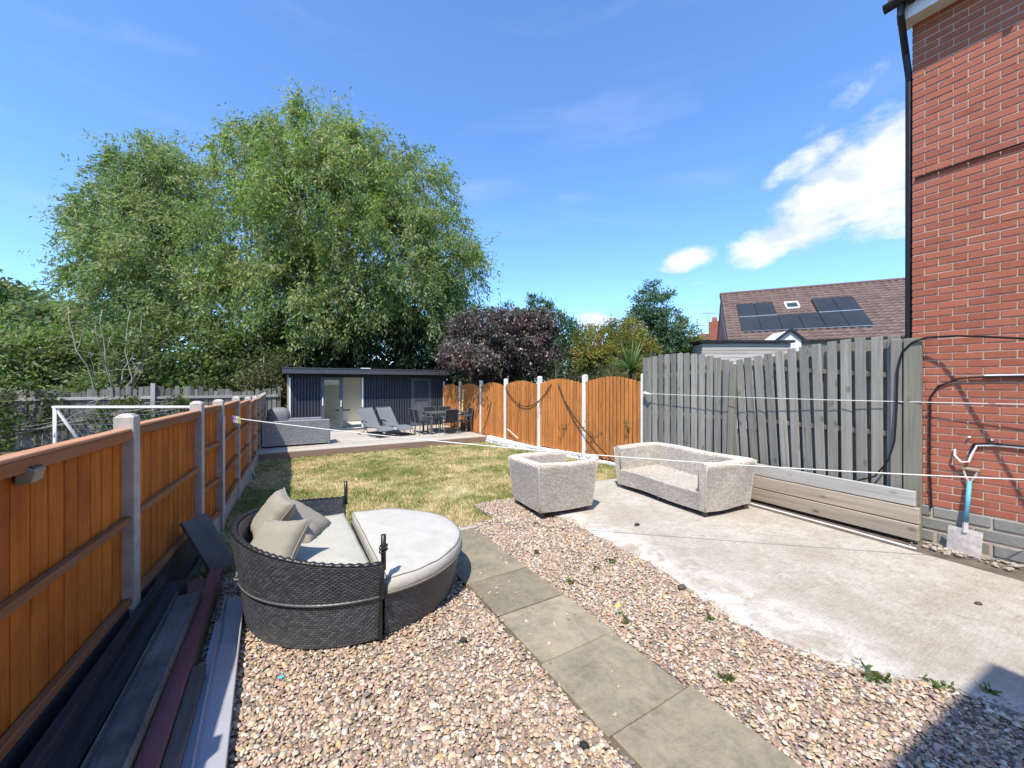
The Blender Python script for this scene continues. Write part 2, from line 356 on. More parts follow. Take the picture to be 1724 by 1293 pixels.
class MB:
    def __init__(s): s.v = []; s.f = []
    def add(s, vs, fs):
        o = len(s.v); s.v += [tuple(v) for v in vs]; s.f += [tuple(i + o for i in f) for f in fs]; return s
    def box(s, c, d, rot=None):
        h = Vector(d) / 2; M = Euler(rot).to_matrix() if rot else None; vs = []
        for x in (-1, 1):
            for y in (-1, 1):
                for z in (-1, 1):
                    p = Vector((x * h.x, y * h.y, z * h.z)); p = M @ p if M else p; vs.append(p + Vector(c))
        return s.add(vs, [(0, 1, 3, 2), (4, 6, 7, 5), (0, 4, 5, 1), (2, 3, 7, 6), (0, 2, 6, 4), (1, 5, 7, 3)])
    def b2(s, lo, hi): return s.box([(a + b) / 2 for a, b in zip(lo, hi)], [b - a for a, b in zip(lo, hi)])
    def bar(s, a, b, w, h, up=(0, 0, 1)):
        a = Vector(a); b = Vector(b); d = (b - a).normalized(); u = Vector(up); r = d.cross(u)
        if r.length < 1e-4: r = d.cross(Vector((1, 0, 0)))
        r.normalize(); u = r.cross(d); vs = []
        for p in (a, b):
            for i, j in ((-1, -1), (1, -1), (1, 1), (-1, 1)): vs.append(p + r * (i * w / 2) + u * (j * h / 2))
        return s.add(vs, [(0, 1, 2, 3), (7, 6, 5, 4), (0, 4, 5, 1), (1, 5, 6, 2), (2, 6, 7, 3), (3, 7, 4, 0)])
    def tube(s, pts, r, n=8):
        pts = [Vector(p) for p in pts]; rs = r if isinstance(r, (list, tuple)) else [r] * len(pts)
        o = len(s.v); ref = Vector((.13, .31, .94))
        for i, p in enumerate(pts):
            d = (pts[min(i + 1, len(pts) - 1)] - pts[max(i - 1, 0)]).normalized()
            x = d.cross(ref)
            if x.length < .05: x = d.cross(Vector((1, 0, 0)))
            x.normalize(); y = d.cross(x)
            for k in range(n):
                a = 2 * math.pi * k / n; s.v.append(tuple(p + (x * math.cos(a) + y * math.sin(a)) * rs[i]))
        for i in range(len(pts) - 1):
            for k in range(n):
                s.f.append((o + i * n + k, o + i * n + (k + 1) % n, o + (i + 1) * n + (k + 1) % n, o + (i + 1) * n + k))
        s.f.append(tuple(o + k for k in range(n))[::-1]); s.f.append(tuple(o + (len(pts) - 1) * n + k for k in range(n)))
        return s
    def prism(s, poly, z0, z1):
        n = len(poly); return s.add([(x, y, z0) for x, y in poly] + [(x, y, z1) for x, y in poly],
            [tuple(range(n))[::-1], tuple(range(n, 2 * n))] + [(i, (i + 1) % n, n + (i + 1) % n, n + i) for i in range(n)])
    def build(s, name, mat, parent=None, local=False, bev=0, smooth=False):
        off = Vector((0, 0, 0)) if (local or parent is None) else world_off(parent)
        me = bpy.data.meshes.new(name); me.from_pydata([tuple(Vector(v) - off) for v in s.v], [], s.f); me.materials.append(MAT[mat])
        bm = bmesh.new(); bm.from_mesh(me); bmesh.ops.recalc_face_normals(bm, faces=bm.faces)
        if bev: bmesh.ops.bevel(bm, geom=list(bm.edges), offset=bev, segments=1, affect='EDGES', clamp_overlap=True)
        bm.to_mesh(me); bm.free()
        if smooth: me.polygons.foreach_set('use_smooth', [True] * len(me.polygons))
        return link(name, me, parent)
_cache = {}
def boxmesh(name, d, mat, bev=.004):
    d = tuple(round(x, 3) for x in d); k = (name, d, mat, bev)
    if k not in _cache:
        o = MB().box((0, 0, 0), d).build(name, mat, None, bev=bev); me = o.data; bpy.data.objects.remove(o); _cache[k] = me
    return _cache[k]
def piece(name, d, mat, parent, loc, rot=(0, 0, 0), bev=.004):
    """one piece (brick, board, slab): shared bevelled box, world location under an unrotated parent"""
    return link(name, boxmesh(name, d, mat, bev), parent, Vector(loc) - world_off(parent), rot)
def sag(a, b, s, n=24):
    a = Vector(a); b = Vector(b); return [a.lerp(b, i / n) - Vector((0, 0, s * 4 * (i / n) * (1 - i / n))) for i in range(n + 1)]
def smoothstep(a, b, x):
    t = min(1, max(0, (x - a) / (b - a))); return t * t * (3 - 2 * t)
def gz(y): return -.27 * smoothstep(4.6, 12, y)
def copy_tree(o, parent=None):
    c = o.copy(); COL.objects.link(c); c.parent = parent
    for ch in o.children: copy_tree(ch, c)
    return c

# ------------------------------------------------------------------ ground
def sheet(name, xs, ys, zf, mat, kind='structure'):
    V = []; F = []
    for y in ys:
        for x in xs: V.append((x, y, zf(x, y)))
    nx = len(xs)
    for j in range(len(ys) - 1):
        for i in range(nx - 1): F.append((j * nx + i, j * nx + i + 1, (j + 1) * nx + i + 1, (j + 1) * nx + i))
    o = link(name, np_mesh(name, V, F, mat, True)); o['kind'] = kind; return o
ys_ = [-600, -60, -10, 0, 2, 4, 4.6] + [4.6 + .5 * i for i in range(1, 16)] + [14, 20, 30, 60, 200, 900]
sheet('ground', [-900, -100, -20, -5, 0, 5, 10, 30, 100, 900], ys_, lambda x, y: gz(y) - .03, 'terr')
lawn_x = np.linspace(-.62, 6.35, 30)
sheet('lawn', list(lawn_x), list(np.linspace(4.42, 12.2, 40)), lambda x, y: gz(y) - .012 + .008 * math.sin(x * 3.1) * math.sin(y * 2.3), 'lawn_soil')
sheet('gravel_bed', [-1.1, 0, 1, 2, 3.5], [.2, 1, 2, 3, 4, 4.43], lambda x, y: .004, 'gravel_bed')
sheet('gravel_strip', [2.4, 2.8, 3.2], [4.43, 4.8, 5.12], lambda x, y: .004, 'gravel_bed')

# concrete patio with a ragged gravel edge
edge = [(3.42, .1), (3.3, .6), (3.14, .8), (3.0, 1.0), (2.90, 1.3), (2.86, 1.6), (2.95, 2.0), (3.06, 2.4), (3.10, 3.0), (3.13, 3.6), (3.12, 4.1), (3.10, 4.6), (3.12, 5.05)]
pts = []
for (x0, y0), (x1, y1) in zip(edge, edge[1:]):
    for k in range(6):
        t = k / 6; pts.append((x0 + (x1 - x0) * t + rng.normal(0, .014), y0 + (y1 - y0) * t))
pts.append(edge[-1])
poly = pts + [(4.2, 5.12), (5.0, 5.16), (5.62, 5.1), (5.75, 4.2), (5.70, 2.6), (5.62, 1.3), (5.58, .6), (5.55, .1)]
patio = MB().prism([p for p in poly][::-1], -.06, .022).build('patio', 'concrete_slab', None, bev=0)
patio['kind'] = 'structure'
soil = MB().prism([(5.5, .1), (6.15, .1), (6.25, 3), (6.3, 5.1), (5.6, 5.1), (5.6, 2.6)], -.08, .006).build('soil_strip', 'soil'); soil['kind'] = 'structure'
hb = MB()
for k in range(110):   # broken concrete haunching along the wall foot
    y = rng.uniform(.3, 1.45); x = rng.uniform(5.82, 6.08); s = rng.uniform(.008, .028)
    hb.box((x, y, .01 + rng.uniform(0, .025)), (s * 1.6, s * 2, s * .7), (rng.uniform(-.4, .4), rng.uniform(-.4, .4), rng.uniform(0, 3)))
o = hb.build('rubble', 'rubble_tan', None, bev=.004); tag(o, kind='stuff')

# paving path: each slab a piece
path = MB().b2((1.38, .1, -.05), (2.02, 4.25, .010)).build('path', 'soil'); path['kind'] = 'structure'
ysl = [.22, .81, 1.39, 1.97, 2.53, 3.07, 3.64, 4.23]
for i, (a, b) in enumerate(zip(ysl, ysl[1:])):
    piece('paving_slab', (.605 + .01 * (i % 2), b - a - .008, .05), 'slab', path, (1.70 + .012 * math.sin(i * 2.3), (a + b) / 2, .008 + .003 * math.sin(i * 1.7)), (.004 * math.sin(i), .005 * math.cos(i * 2), .008 * math.sin(i * 3)), .006)
kerb = MB()
for k in range(5): kerb.b2((2.03 + k * .13 - .6, 4.25, -.03), (2.03 + k * .13 - .6 + .125, 4.31, .03))
o = kerb.build('lawn_edging', 'gravel_board', None, bev=.004); o['kind'] = 'structure'

# pebbles
def pebbles():
    n = 110000
    P = np.stack([rng.uniform(-.95, 3.44, n), rng.uniform(.15, 5.1, n)], 1)
    x, y = P[:, 0], P[:, 1]
    ex = np.interp(y, [e[1] for e in edge], [e[0] for e in edge])
    keep = (x < ex + rng.exponential(.03, n) - .01) & ~((x > 1.385 + rng.normal(0, .012, n)) & (x < 2.02 + rng.normal(0, .012, n)) & (y < 4.24) & (rng.uniform(size=n) > .006))
    keep &= (y < 4.40) | (x > 2.42)
    keep &= ~(((x - .62) ** 2 + (y - 3.5) ** 2) < .70 ** 2)
    keep &= (y + x * .6 > 1.35)                      # nothing where no view reaches
    keep &= ~((x < -.45) & (rng.uniform(size=n) < .6))
    P = P[keep]; n = len(P)
    s = np.clip(rng.lognormal(np.log(.0083), .34, n), .0045, .019)
    pal = np.array([(.43, .315, .225), (.50, .40, .295), (.35, .25, .18), (.56, .49, .40), (.26, .215, .185), (.40, .29, .215), (.64, .60, .52), (.17, .15, .14), (.48, .34, .19), (.35, .295, .26), (.51, .42, .34), (.30, .205, .155)])
    w = np.array([13, 13, 10, 9, 8, 12, 4, 4, 5, 10, 11, 8], float); w /= w.sum()
    C = pal[rng.choice(len(pal), n, p=w)] * rng.uniform(.9, 1.22, (n, 1)) * rng.normal(1, .04, (n, 3)) * np.array((.99, .985, .98))
    # dome with 8-gon rings
    k = np.arange(6) * math.pi / 3
    tmpl = np.concatenate([np.stack([np.cos(k), np.sin(k), np.full(6, -.25)], 1), np.stack([.80 * np.cos(k + .2), .80 * np.sin(k + .2), np.full(6, .52)], 1), [[0, 0, .86]]])
    nv = 13
    T = tmpl[None] * (1 + rng.normal(0, .09, (n, nv, 1)))
    sc = np.stack([s * rng.uniform(.95, 1.5, n), s * rng.uniform(.75, 1.05, n), s * rng.uniform(.42, .7, n)], 1)
    T = T * sc[:, None]
    tilt = rng.normal(0, .32, n); T[:, :, 2] += T[:, :, 0] * np.sin(tilt)[:, None]
    a = rng.uniform(0, 6.28, n); ca, sa = np.cos(a)[:, None], np.sin(a)[:, None]
    X = T[:, :, 0] * ca - T[:, :, 1] * sa; Y = T[:, :, 0] * sa + T[:, :, 1] * ca
    Zb = np.where((P[:, 0] > 1.40) & (P[:, 0] < 2.0) & (P[:, 1] < 4.2), .036, rng.uniform(.004, .024, n)) + .005 * np.sin(P[:, 0] * 9) * np.cos(P[:, 1] * 7)
    V = np.stack([X + P[:, :1], Y + P[:, 1:2], T[:, :, 2] + Zb[:, None]], 2).reshape(-1, 3)
    tri = []
    for i in range(6):
        j = (i + 1) % 6; tri += [(i, j, 6 + j), (i, 6 + j, 6 + i), (6 + i, 6 + j, 12)]
    F = (np.array(tri)[None] + (np.arange(n) * nv)[:, None, None]).reshape(-1, 3)
    o = link('gravel', np_mesh('gravel', V, F, 'pebbles', True, np.repeat(C, nv, 0)))
    tag(o, 'loose pink, brown and cream pebbles covering the bed around the path', 'gravel', kind='stuff')
pebbles()

# grass blades
def grass():
    n = 210000
    x = rng.uniform(-.6, 6.33, n); y = 4.44 + (12.1 - 4.44) * rng.uniform(0, 1, n) ** 1.35
    keep = ~((x > 2.38) & (y < 5.12)) & ~((x > 3.05) & (x < 5.7) & (y < 5.2))
    x, y = x[keep], y[keep]; n = len(x)
    d = np.sin(x * 1.7 + 1) * np.sin(y * 1.3) + np.sin(x * 4.1 + y * 3.3) * .5
    tuft = np.maximum(0, np.sin(x * 11.3 + 2 * np.sin(y * 5.1)) * np.sin(y * 9.7 + 2 * np.sin(x * 4.3)) - .55)
    h = np.clip(rng.normal(.034, .014, n) + .012 * d + .06 * tuft + .03 * (rng.uniform(size=n) < .015) + .03 * np.exp(-((x + .55) / .15) ** 2), .010, .085); w = rng.uniform(.003, .0055, n) * (1 + (y - 4) * .08)
    a = rng.uniform(0, 6.28, n); l = rng.uniform(.2, 1.1, n) * h; b = rng.uniform(0, 6.28, n)
    z = np.array([gz(v) for v in y]) - .014
    A = np.stack([x - np.cos(a) * w, y - np.sin(a) * w, z], 1); B = np.stack([x + np.cos(a) * w, y + np.sin(a) * w, z], 1)
    T = np.stack([x + np.cos(b) * l, y + np.sin(b) * l, z + h], 1)
    V = np.stack([A, B, T], 1).reshape(-1, 3); F = np.arange(3 * n).reshape(-1, 3)
    v = rng.uniform(.6, 1.45, (n, 1)); C = np.repeat(np.concatenate([v * rng.uniform(.9, 1.15, (n, 1)), v, v * .9], 1), 3, 0)
    o = link('grass', np_mesh('grass', V, F, 'grass_blade', False, C)); tag(o, 'short patchy green and straw coloured lawn grass', 'grass', kind='stuff')
grass()

# ------------------------------------------------------------------ brick house on the right
WX, WY = 6.10, 1.46
house = thing('brick_house', 'red brick house wall with grey stone plinth at the right edge', 'house', (WX, .4, 0))
MB().b2((WX - .008, -6, -.1), (WX + 8, WY - .008, 5.85)).build('wall', 'mortar', house)
cz0, ch = .425, .0785
rest = []
for r in range(69):
    z = cz0 + ch * (r + .5)
    y = WY - (0 if r % 2 else .105)
    if r % 2 == 0: spans = [(WY - .098, WY)]
    else: spans = []
    yy = y if r % 2 == 0 else WY
    while yy > -1.2: spans.append((yy - .203, yy)); yy -= .21
    for a, b in spans:
        L_ = b - a - (.010 if b - a > .15 else .008); c = (a + b) / 2
        j = rng.normal(0, .0012, 2); loc = (WX + .01 + j[0], c, z + j[1])
        if b > .69: piece('brick', (.05, .200 if L_ > .15 else .096, ch - .0135), 'brick', house, loc, (0, 0, rng.normal(0, .004)), .003)
        else: rest.append((loc, (.05, .200, ch - .0125)))
m = MB()
for l, d in rest: m.box(l, d)
o = m.build('brick_rest', 'brick', house); tag(o, kind='stuff')
for r, (z0, hh, L0) in enumerate(((.30, .125, .44), (.165, .13, .44), (.03, .13, .42), (-.1, .125, .44))):
    y = WY - (.0 if r % 2 else -.02)
    first = True
    while y > -.6:
        w = L0 * (.45 if first and r % 2 == 0 else 1) * rng.uniform(.9, 1.08); first = False
        piece('plinth_stone', (.06, round(w, 2) - .014, hh - .014), 'plinth', house, (WX + .012 + rng.normal(0, .002), y - w / 2, z0 + hh / 2), (rng.normal(0, .01), 0, rng.normal(0, .006)), .010)
        y -= w
# eaves: soffit board, gutter with brackets, downpipe
MB().b2((WX - .19, -6, 5.74), (WX + .02, WY + .06, 5.765)).build('soffit', 'fascia_white', house)
MB().b2((WX - .215, -6, 5.72), (WX - .19, WY + .075, 5.93)).build('fascia', 'fascia_white', house)
g = MB(); gp = []
for k in range(9):
    a = math.pi * (1 + k / 8); gp.append((math.cos(a) * .062, math.sin(a) * .062))
for y in (-6, WY + .16):
    for px_, pz in gp: g.v.append((WX - .285 + px_, y, 5.93 + pz))
for k in range(8): g.f.append((k, k + 1, 9 + k + 1, 9 + k))
g.f.append(tuple(range(9))); g.f.append(tuple(range(9, 18)))
g.build('gutter', 'black_plastic', house)
for y in (WY - .05, .5):
    MB().box((WX - .285, y, 5.90), (.14, .05, .10)).build('gutter_bracket', 'black_plastic', house, bev=.01)
MB().tube([(WX - .27, WY + .02, 5.88), (WX - .27, WY + .03, 5.76), (WX - .02, WY + .05, 5.45), (WX + .035, WY + .036, 5.2), (WX + .04, WY + .034, .1)], .032, 10).build('downpipe', 'black_plastic', house)
rf = MB().add([(WX - .33, -6, 5.93), (WX - .33, WY + .12, 5.93), (WX + 5, WY + .12, 8.9), (WX + 5, -6, 8.9)], [(0, 1, 2, 3)])
rf.add([(WX - .33, -6, 5.98), (WX - .33, WY + .12, 5.98), (WX + 5, WY + .12, 8.95), (WX + 5, -6, 8.95)], [(3, 2, 1, 0)])
rf.f += [(0, 1, 5, 4), (1, 2, 6, 5)]
rf.build('roof', 'far_roof', house)
# pipes and cables clipped to the wall
MB().tube([(WX - .028, WY - .03, 4.02), (WX - .03, .6, 4.03), (WX - .03, -2, 4.05)], .010, 6).build('wall_cable', 'black_plastic', house)
MB().tube([(WX - .03, 1.30, .40), (WX - .03, 1.315, .9), (WX - .03, 1.31, 1.60), (WX - .03, 1.25, 1.72), (WX - .035, 1.10, 1.80), (WX - .04, .93, 1.815), (WX - .04, -1, 1.83)], .009, 6).build('wall_cable', 'black_plastic', house)
MB().tube([(WX - .03, .93, 1.825), (WX - .03, -1, 1.842)], .012, 6).build('conduit', 'pvc_white', house)
MB().tube([(WX - .03, 1.13, 1.06), (WX - .06, 1.125, 1.0), (WX - .07, 1.08, .94), (WX - .06, 1.03, .95), (WX - .04, 1.015, 1.02), (WX - .03, .98, 1.12), (WX - .03, .85, 1.14), (WX - .03, -1, 1.12)], .010, 7).build('hose', 'pvc_white', house)
MB().tube([(WX - .035, 1.03, .99), (WX - .03, 1.0, 1.13), (WX - .035, .9, 1.155), (WX - .03, -1, 1.14)], .011, 6).build('wall_cable', 'black_plastic', house)
for y, z in ((1.03, 1.20), (.88, 1.19), (1.31, .62), (1.31, 1.05), (1.31, 1.45)):
    MB().box((WX - .03, y, z), (.03, .018, .02)).build('cable_clip', 'pvc_white' if z > 1.1 and z < 1.3 else 'black_plastic', house, bev=.004)

# house at the viewpoint, seen only by the corner of its shadow
rear = thing('rear_house', 'house behind the viewpoint whose roof corner shades the lower right gravel', 'house', (0, -4, 0))
MB().b2((-4, -9, -.1), (1.1, -2.0, 5.0)).build('wall', 'terracotta', rear)
MB().prism([(3.80 - .46 * 5.2, .56 - .42 * 5.2), (3.80 - .46 * 5.2 - 6, .56 - .42 * 5.2 + .41), (-5.2, -9.3), (.85, -9.3)], 5.0, 5.2).build('roof', 'far_roof', rear)

# ------------------------------------------------------------------ left fence: concrete posts, overlapped boards, rails
def along(p, q):
    d = Vector((q[0] - p[0], q[1] - p[1], 0)); return d.length, d.normalized(), math.atan2(d.y, d.x) - math.pi / 2
LP = [(-1.04, .6, 1.52, 0), (-.96, 1.70, 1.52, 0), (-.83, 3.45, 1.535, 0), (-.695, 5.06, 1.55, 0), (-.595, 5.80, 1.54, 0), (-.55, 7.53, 1.525, -.06), (-.485, 9.2, 1.47, -.14), (-.455, 11.25, 1.42, -.22), (-.43, 13.1, 1.40, -.25), (-.41, 14.95, 1.40, -.25), (-.39, 16.8, 1.40, -.25)]
lf = thing('timber_fence', 'orange stained board fence with concrete posts along the left side', 'fence', (-.7, 4, 0))
def concrete_post(x, y, zt, zb, rz, parent, mat, w=.095):
    h = w / 2; v = []
    for z, k in ((zb, 1), (zt - .022, 1), (zt, .5)):
        for i, j in ((-1, -1), (1, -1), (1, 1), (-1, 1)): v.append(Vector((i * h * k, j * h * k, z)))
    M = Matrix.Rotation(rz, 3, 'Z'); v = [M @ p + Vector((x, y, 0)) for p in v]
    m = MB().add(v, [(3, 2, 1, 0), (8, 9, 10, 11)] + [(a * 4 + i, a * 4 + (i + 1) % 4, a * 4 + 4 + (i + 1) % 4, a * 4 + 4 + i) for a in (0, 1) for i in range(4)])
    m.build('post', mat, parent, bev=.003)
for i, (x, y, zt, zb) in enumerate(LP):
    q = LP[i + 1] if i + 1 < len(LP) else LP[i]; pr = LP[i - 1] if i else LP[i]
    _, _, rz = along(pr, q); concrete_post(x, y, zt + .02, zb - .1, rz, lf, 'concrete_post', .10)
for i, (p, q) in enumerate(zip(LP, LP[1:])):
    L_, d, rz = along(p, q); nx = Vector((d.y, -d.x, 0))            # points into the garden
    zt = min(p[2], q[2]) - (.075 if i < 3 else .06); zb = (.315 if i < 3 else (.20 + p[3])); g0 = min(p[3], q[3])
    a = .05; span = L_ - 2 * a; nb = max(4, round(span / .125)); w = span / nb
    for k in range(nb):
        c = Vector((p[0], p[1], 0)) + d * (a + (k + .5) * w) - nx * .014
        piece('board', (.012, w + .014, zt - zb - .02), 'fence_orange', lf, (c.x, c.y, (zt + zb) / 2), (rng.normal(0, .003), 0, rz + .035), .002)
    c = Vector((p[0], p[1], 0)) + d * (L_ / 2)
    piece('top_rail', (.045, round(span, 2) + .01, .055), 'fence_rail', lf, (c + nx * .017).to_tuple()[:2] + (zt - .03,), (0, 0, rz))
    piece('cap', (.075, round(span, 2) + .01, .018), 'fence_cap', lf, c.to_tuple()[:2] + (zt + .008,), (0, 0, rz))
    rails = (.50, .04) if i < 3 else (.66, .33, .03)
    for r in rails: piece('rail', (.04, round(span, 2), .045), 'fence_rail', lf, (c + nx * .018).to_tuple()[:2] + (zb + r * (zt - zb),), (0, 0, rz))
    piece('gravel_board', (.05, round(span, 2) + .03, round(zb - g0 + .06, 2)), 'gravel_board' if i >= 3 else 'pile_dark', lf, c.to_tuple()[:2] + ((zb + g0 - .06) / 2 - .004,), (0, 0, rz))

wb = MB().bar((-.535, 5.70, .22), (-.535, 5.70, 1.36), .02, .02, (1, 0, 0)).build('white_batten', 'white_paint'); tag(wb, 'thin white upright strip in the gap beside a left fence post', 'batten')
# solar fence light
sl_ = thing('solar_light', 'small wedge solar light fixed under the top rail of the left fence', 'light', (-.87, 2.4, 1.4))
MB().add([(-0.9050, 2.3760, 1.4250), (-0.9050, 2.4640, 1.4250), (-0.8450, 2.4640, 1.3930), (-0.8450, 2.3760, 1.3930), (-0.9050, 2.3760, 1.3370), (-0.9050, 2.4640, 1.3370), (-0.8570, 2.4640, 1.3410), (-0.8570, 2.3760, 1.3410)],
         [(0, 1, 2, 3), (4, 7, 6, 5), (0, 3, 7, 4), (1, 5, 6, 2), (3, 2, 6, 7), (0, 4, 5, 1)]).build('body', 'lamp_body', sl_, bev=.004)
MB().add([(-0.9026, 2.3824, 1.4290), (-0.9026, 2.4576, 1.4290), (-0.8514, 2.4576, 1.4018), (-0.8514, 2.3824, 1.4018), (-0.9026, 2.3824, 1.4250), (-0.9026, 2.4576, 1.4250), (-0.8514, 2.4576, 1.3978), (-0.8514, 2.3824, 1.3978)],
         [(0, 1, 2, 3), (4, 7, 6, 5), (0, 3, 7, 4), (1, 5, 6, 2), (3, 2, 6, 7), (0, 4, 5, 1)]).build('solar_panel', 'lamp_panel', sl_)

# ------------------------------------------------------------------ pile of planks and channels against the left fence
def plank(name, label, mat, a, b, w, h, roll=0, cat='plank'):
    up = Vector((math.sin(roll), 0, math.cos(roll)))
    o = MB().bar(a, b, w, h, up).build(name, mat, None, bev=.003); tag(o, label, cat, 'timber and channels stacked by the left fence'); return o
def channel(name, label, mat, a, b, w, h, t, cat='channel'):
    m = MB(); a = Vector(a); b = Vector(b); d = (b - a).normalized(); r = d.cross(Vector((0, 0, 1))).normalized()
    m.bar(a + Vector((0, 0, t / 2)), b + Vector((0, 0, t / 2)), w, t)
    for s in (-1, 1): m.bar(a + r * s * (w / 2 - t / 2) + Vector((0, 0, h / 2 + t / 2)), b + r * s * (w / 2 - t / 2) + Vector((0, 0, h / 2 + t / 2)), t, h - .002)
    o = m.build(name, mat, None, bev=.0015); tag(o, label, cat, 'timber and channels stacked by the left fence'); return o
plank('dark_plank', 'black stained plank lying lowest against the left fence', 'pile_dark', (-.80, 1.4, .10), (-.70, 4.0, .10), .18, .2)
plank('dark_plank', 'black plank on edge beside the fence foot, leftmost of the pile', 'pile_dark', (-.83, 1.4, .27), (-.73, 3.85, .25), .05, .12)
plank('dark_board', 'flat black board on top of the left of the pile', 'pile_dark', (-.755, 1.4, .235), (-.665, 3.88, .225), .10, .03, .15)
channel('gutter_length', 'weathered grey open channel with dirt patches, widest of the pile', 'pile_grey', (-.60, 1.35, .22), (-.545, 3.68, .20), .15, .045, .008)
plank('timber_batten', 'grey timber batten beneath the weathered channel', 'pile_brown', (-.60, 1.4, .16), (-.55, 3.7, .14), .14, .08)
plank('red_board', 'long dull red board with a square end in the pile', 'pile_red', (-.475, 1.35, .155), (-.445, 4.16, .155), .085, .028)
plank('red_board', 'short end of a second red board showing beside the first', 'pile_red', (-.575, 2.6, .115), (-.55, 4.13, .115), .09, .028)
plank('timber_batten', 'dark timber under the long red board', 'pile_brown', (-.47, 1.4, .08), (-.44, 4.1, .08), .075, .12)
plank('split_timber', 'short split brown timber between red board and pale channel', 'pile_brown', (-.40, 1.35, .09), (-.385, 2.85, .09), .065, .09, .1)
plank('split_timber', 'narrow dark blue-grey strip left of the pale channel', 'plastic_grey', (-.345, 1.4, .05), (-.35, 3.45, .04), .05, .05)
channel('upvc_channel', 'pale grey plastic channel, outermost of the pile on the gravel', 'plastic_grey', (-.245, 1.35, .03), (-.285, 3.82, .03), .13, .055, .008)
plank('leaning_slab', 'grey board leaning on the fence over the red boards', 'slate_lean', (-.40, 4.28, .10), (-.635, 4.42, .56), .27, .028, 0)
bpy.context.view_layer.update()
for k, (x, y) in enumerate(((-.25, 4.02), (-.19, 4.0))):
    if k == 0:
        o = MB().box((x, y, .06), (.09, .04, .012), (.2, .1, .5)).build('packaging_scrap', 'peg_white', None, bev=.003); tag(o, 'white plastic scrap beside the daybed foot', 'litter')

# ------------------------------------------------------------------ orange arched panels on the right
FX = 6.40
RP = [5.44, 7.23, 9.13, 11.05, 12.85, 14.75, 16.6]
of = thing('panel_fence', 'orange arched-top fence panels between white concrete posts on the right', 'fence', (FX, 9, 0))
ptop = [1.95, 1.96, 1.95, 1.90, 1.86, 1.84, 1.84]
for y, z in zip(RP, ptop): concrete_post(FX, y, z, -.4, 0, of, 'post_white', .105 if y < 12 else .09)
for i, (a, b) in enumerate(zip(RP, RP[1:])):
    span = b - a - .11; nb = 15; w = span / nb; z0 = (.03, .0, -.04, -.09, -.13, -.15)[i]
    for k in range(nb):
        t = (k + .5) / nb; y = a + .055 + (k + .5) * w
        top = z0 + 1.74 + .13 * (1 - (2 * t - 1) ** 2)
        top = round(top, 2); hgt = round(top - z0, 2)
        piece('board', (.016, w - .024, hgt), 'panel_orange', of, (FX - .03 + rng.normal(0, .0015), y, z0 + hgt / 2), (rng.normal(0, .0035), 0, rng.normal(0, .02)), .003)
        if k < nb - 1: piece('back_board', (.014, .07, round(hgt - .03, 2)), 'panel_orange', of, (FX + .035, y + w / 2, z0 + hgt / 2 - .015), (0, 0, 0), .002)
    for zz in (.32, .96, 1.62): piece('rail', (.03, round(span, 2), .05), 'panel_rail', of, (FX - .005, (a + b) / 2, z0 + zz), (0, 0, 0))

# low white rubble wall under the panels
ww = thing('low_stone_wall', 'low white painted rubble stone wall below the orange panels', 'wall', (FX - .1, 8.5, -.3))
MB().b2((FX - .16, 5.3, -.5), (FX + .1, 12.1, -.06)).build('core', 'stone_white', ww)
for row, dz in ((0, .0), (1, .085), (2, .165)):
    y = 5.3
    while y < 12.1:
        w = rng.uniform(.11, .26); zb = gz(y) - .10 + dz; top = zb + .085
        if zb < .02:
            piece('stone', (round(rng.uniform(.05, .09), 2), round(w - .012, 2), .08), 'stone_white', ww, (FX - .17 + rng.normal(0, .012), y + w / 2, zb + .045), (rng.normal(0, .06), rng.normal(0, .06), rng.normal(0, .1)), .018)
        y += w

# drooping cable, its bracket, the cane and a climber on the panels
ca = MB().tube(sag((FX - .08, 10.95, 1.62), (FX - .06, 8.5, 1.74), .62), .011, 6).build('black_cable', 'black_plastic'); tag(ca, 'black cable drooping in a loop across the orange panels', 'cable')
st = MB().tube([(FX - .07, 8.2, 1.74), (FX - .06, 7.95, 1.3), (FX - .1, 7.55, .95), (FX - .15, 7.1, .65), (FX - .14, 6.6, .3), (FX - .16, 6.1, .02)], .013, 6).build('black_cable', 'black_plastic'); tag(st, 'straight black cable running diagonally down the orange panels', 'cable')
st = MB().tube([(FX - .07, 11.95, 1.1), (FX - .06, 12.15, .7), (FX - .09, 12.4, .2), (FX - .12, 12.75, -.1)], .012, 6).build('black_cable', 'black_plastic'); tag(st, 'short black cable hanging to the deck corner on the fence', 'cable')
cn = MB().tube([(FX - .12, 10.75, .30), (FX - .12, 10.1, .08)], .013, 6).build('bamboo_cane', 'rope'); tag(cn, 'pale cane lying against the orange fence foot', 'cane')
cn = MB().tube([(FX - .3, 13.9, .5), (FX - .07, 14.3, 1.5)], .022, 6).build('broom_handle', 'yellow_stick'); tag(cn, 'yellow pole leaning on the fence behind the dining table', 'pole')

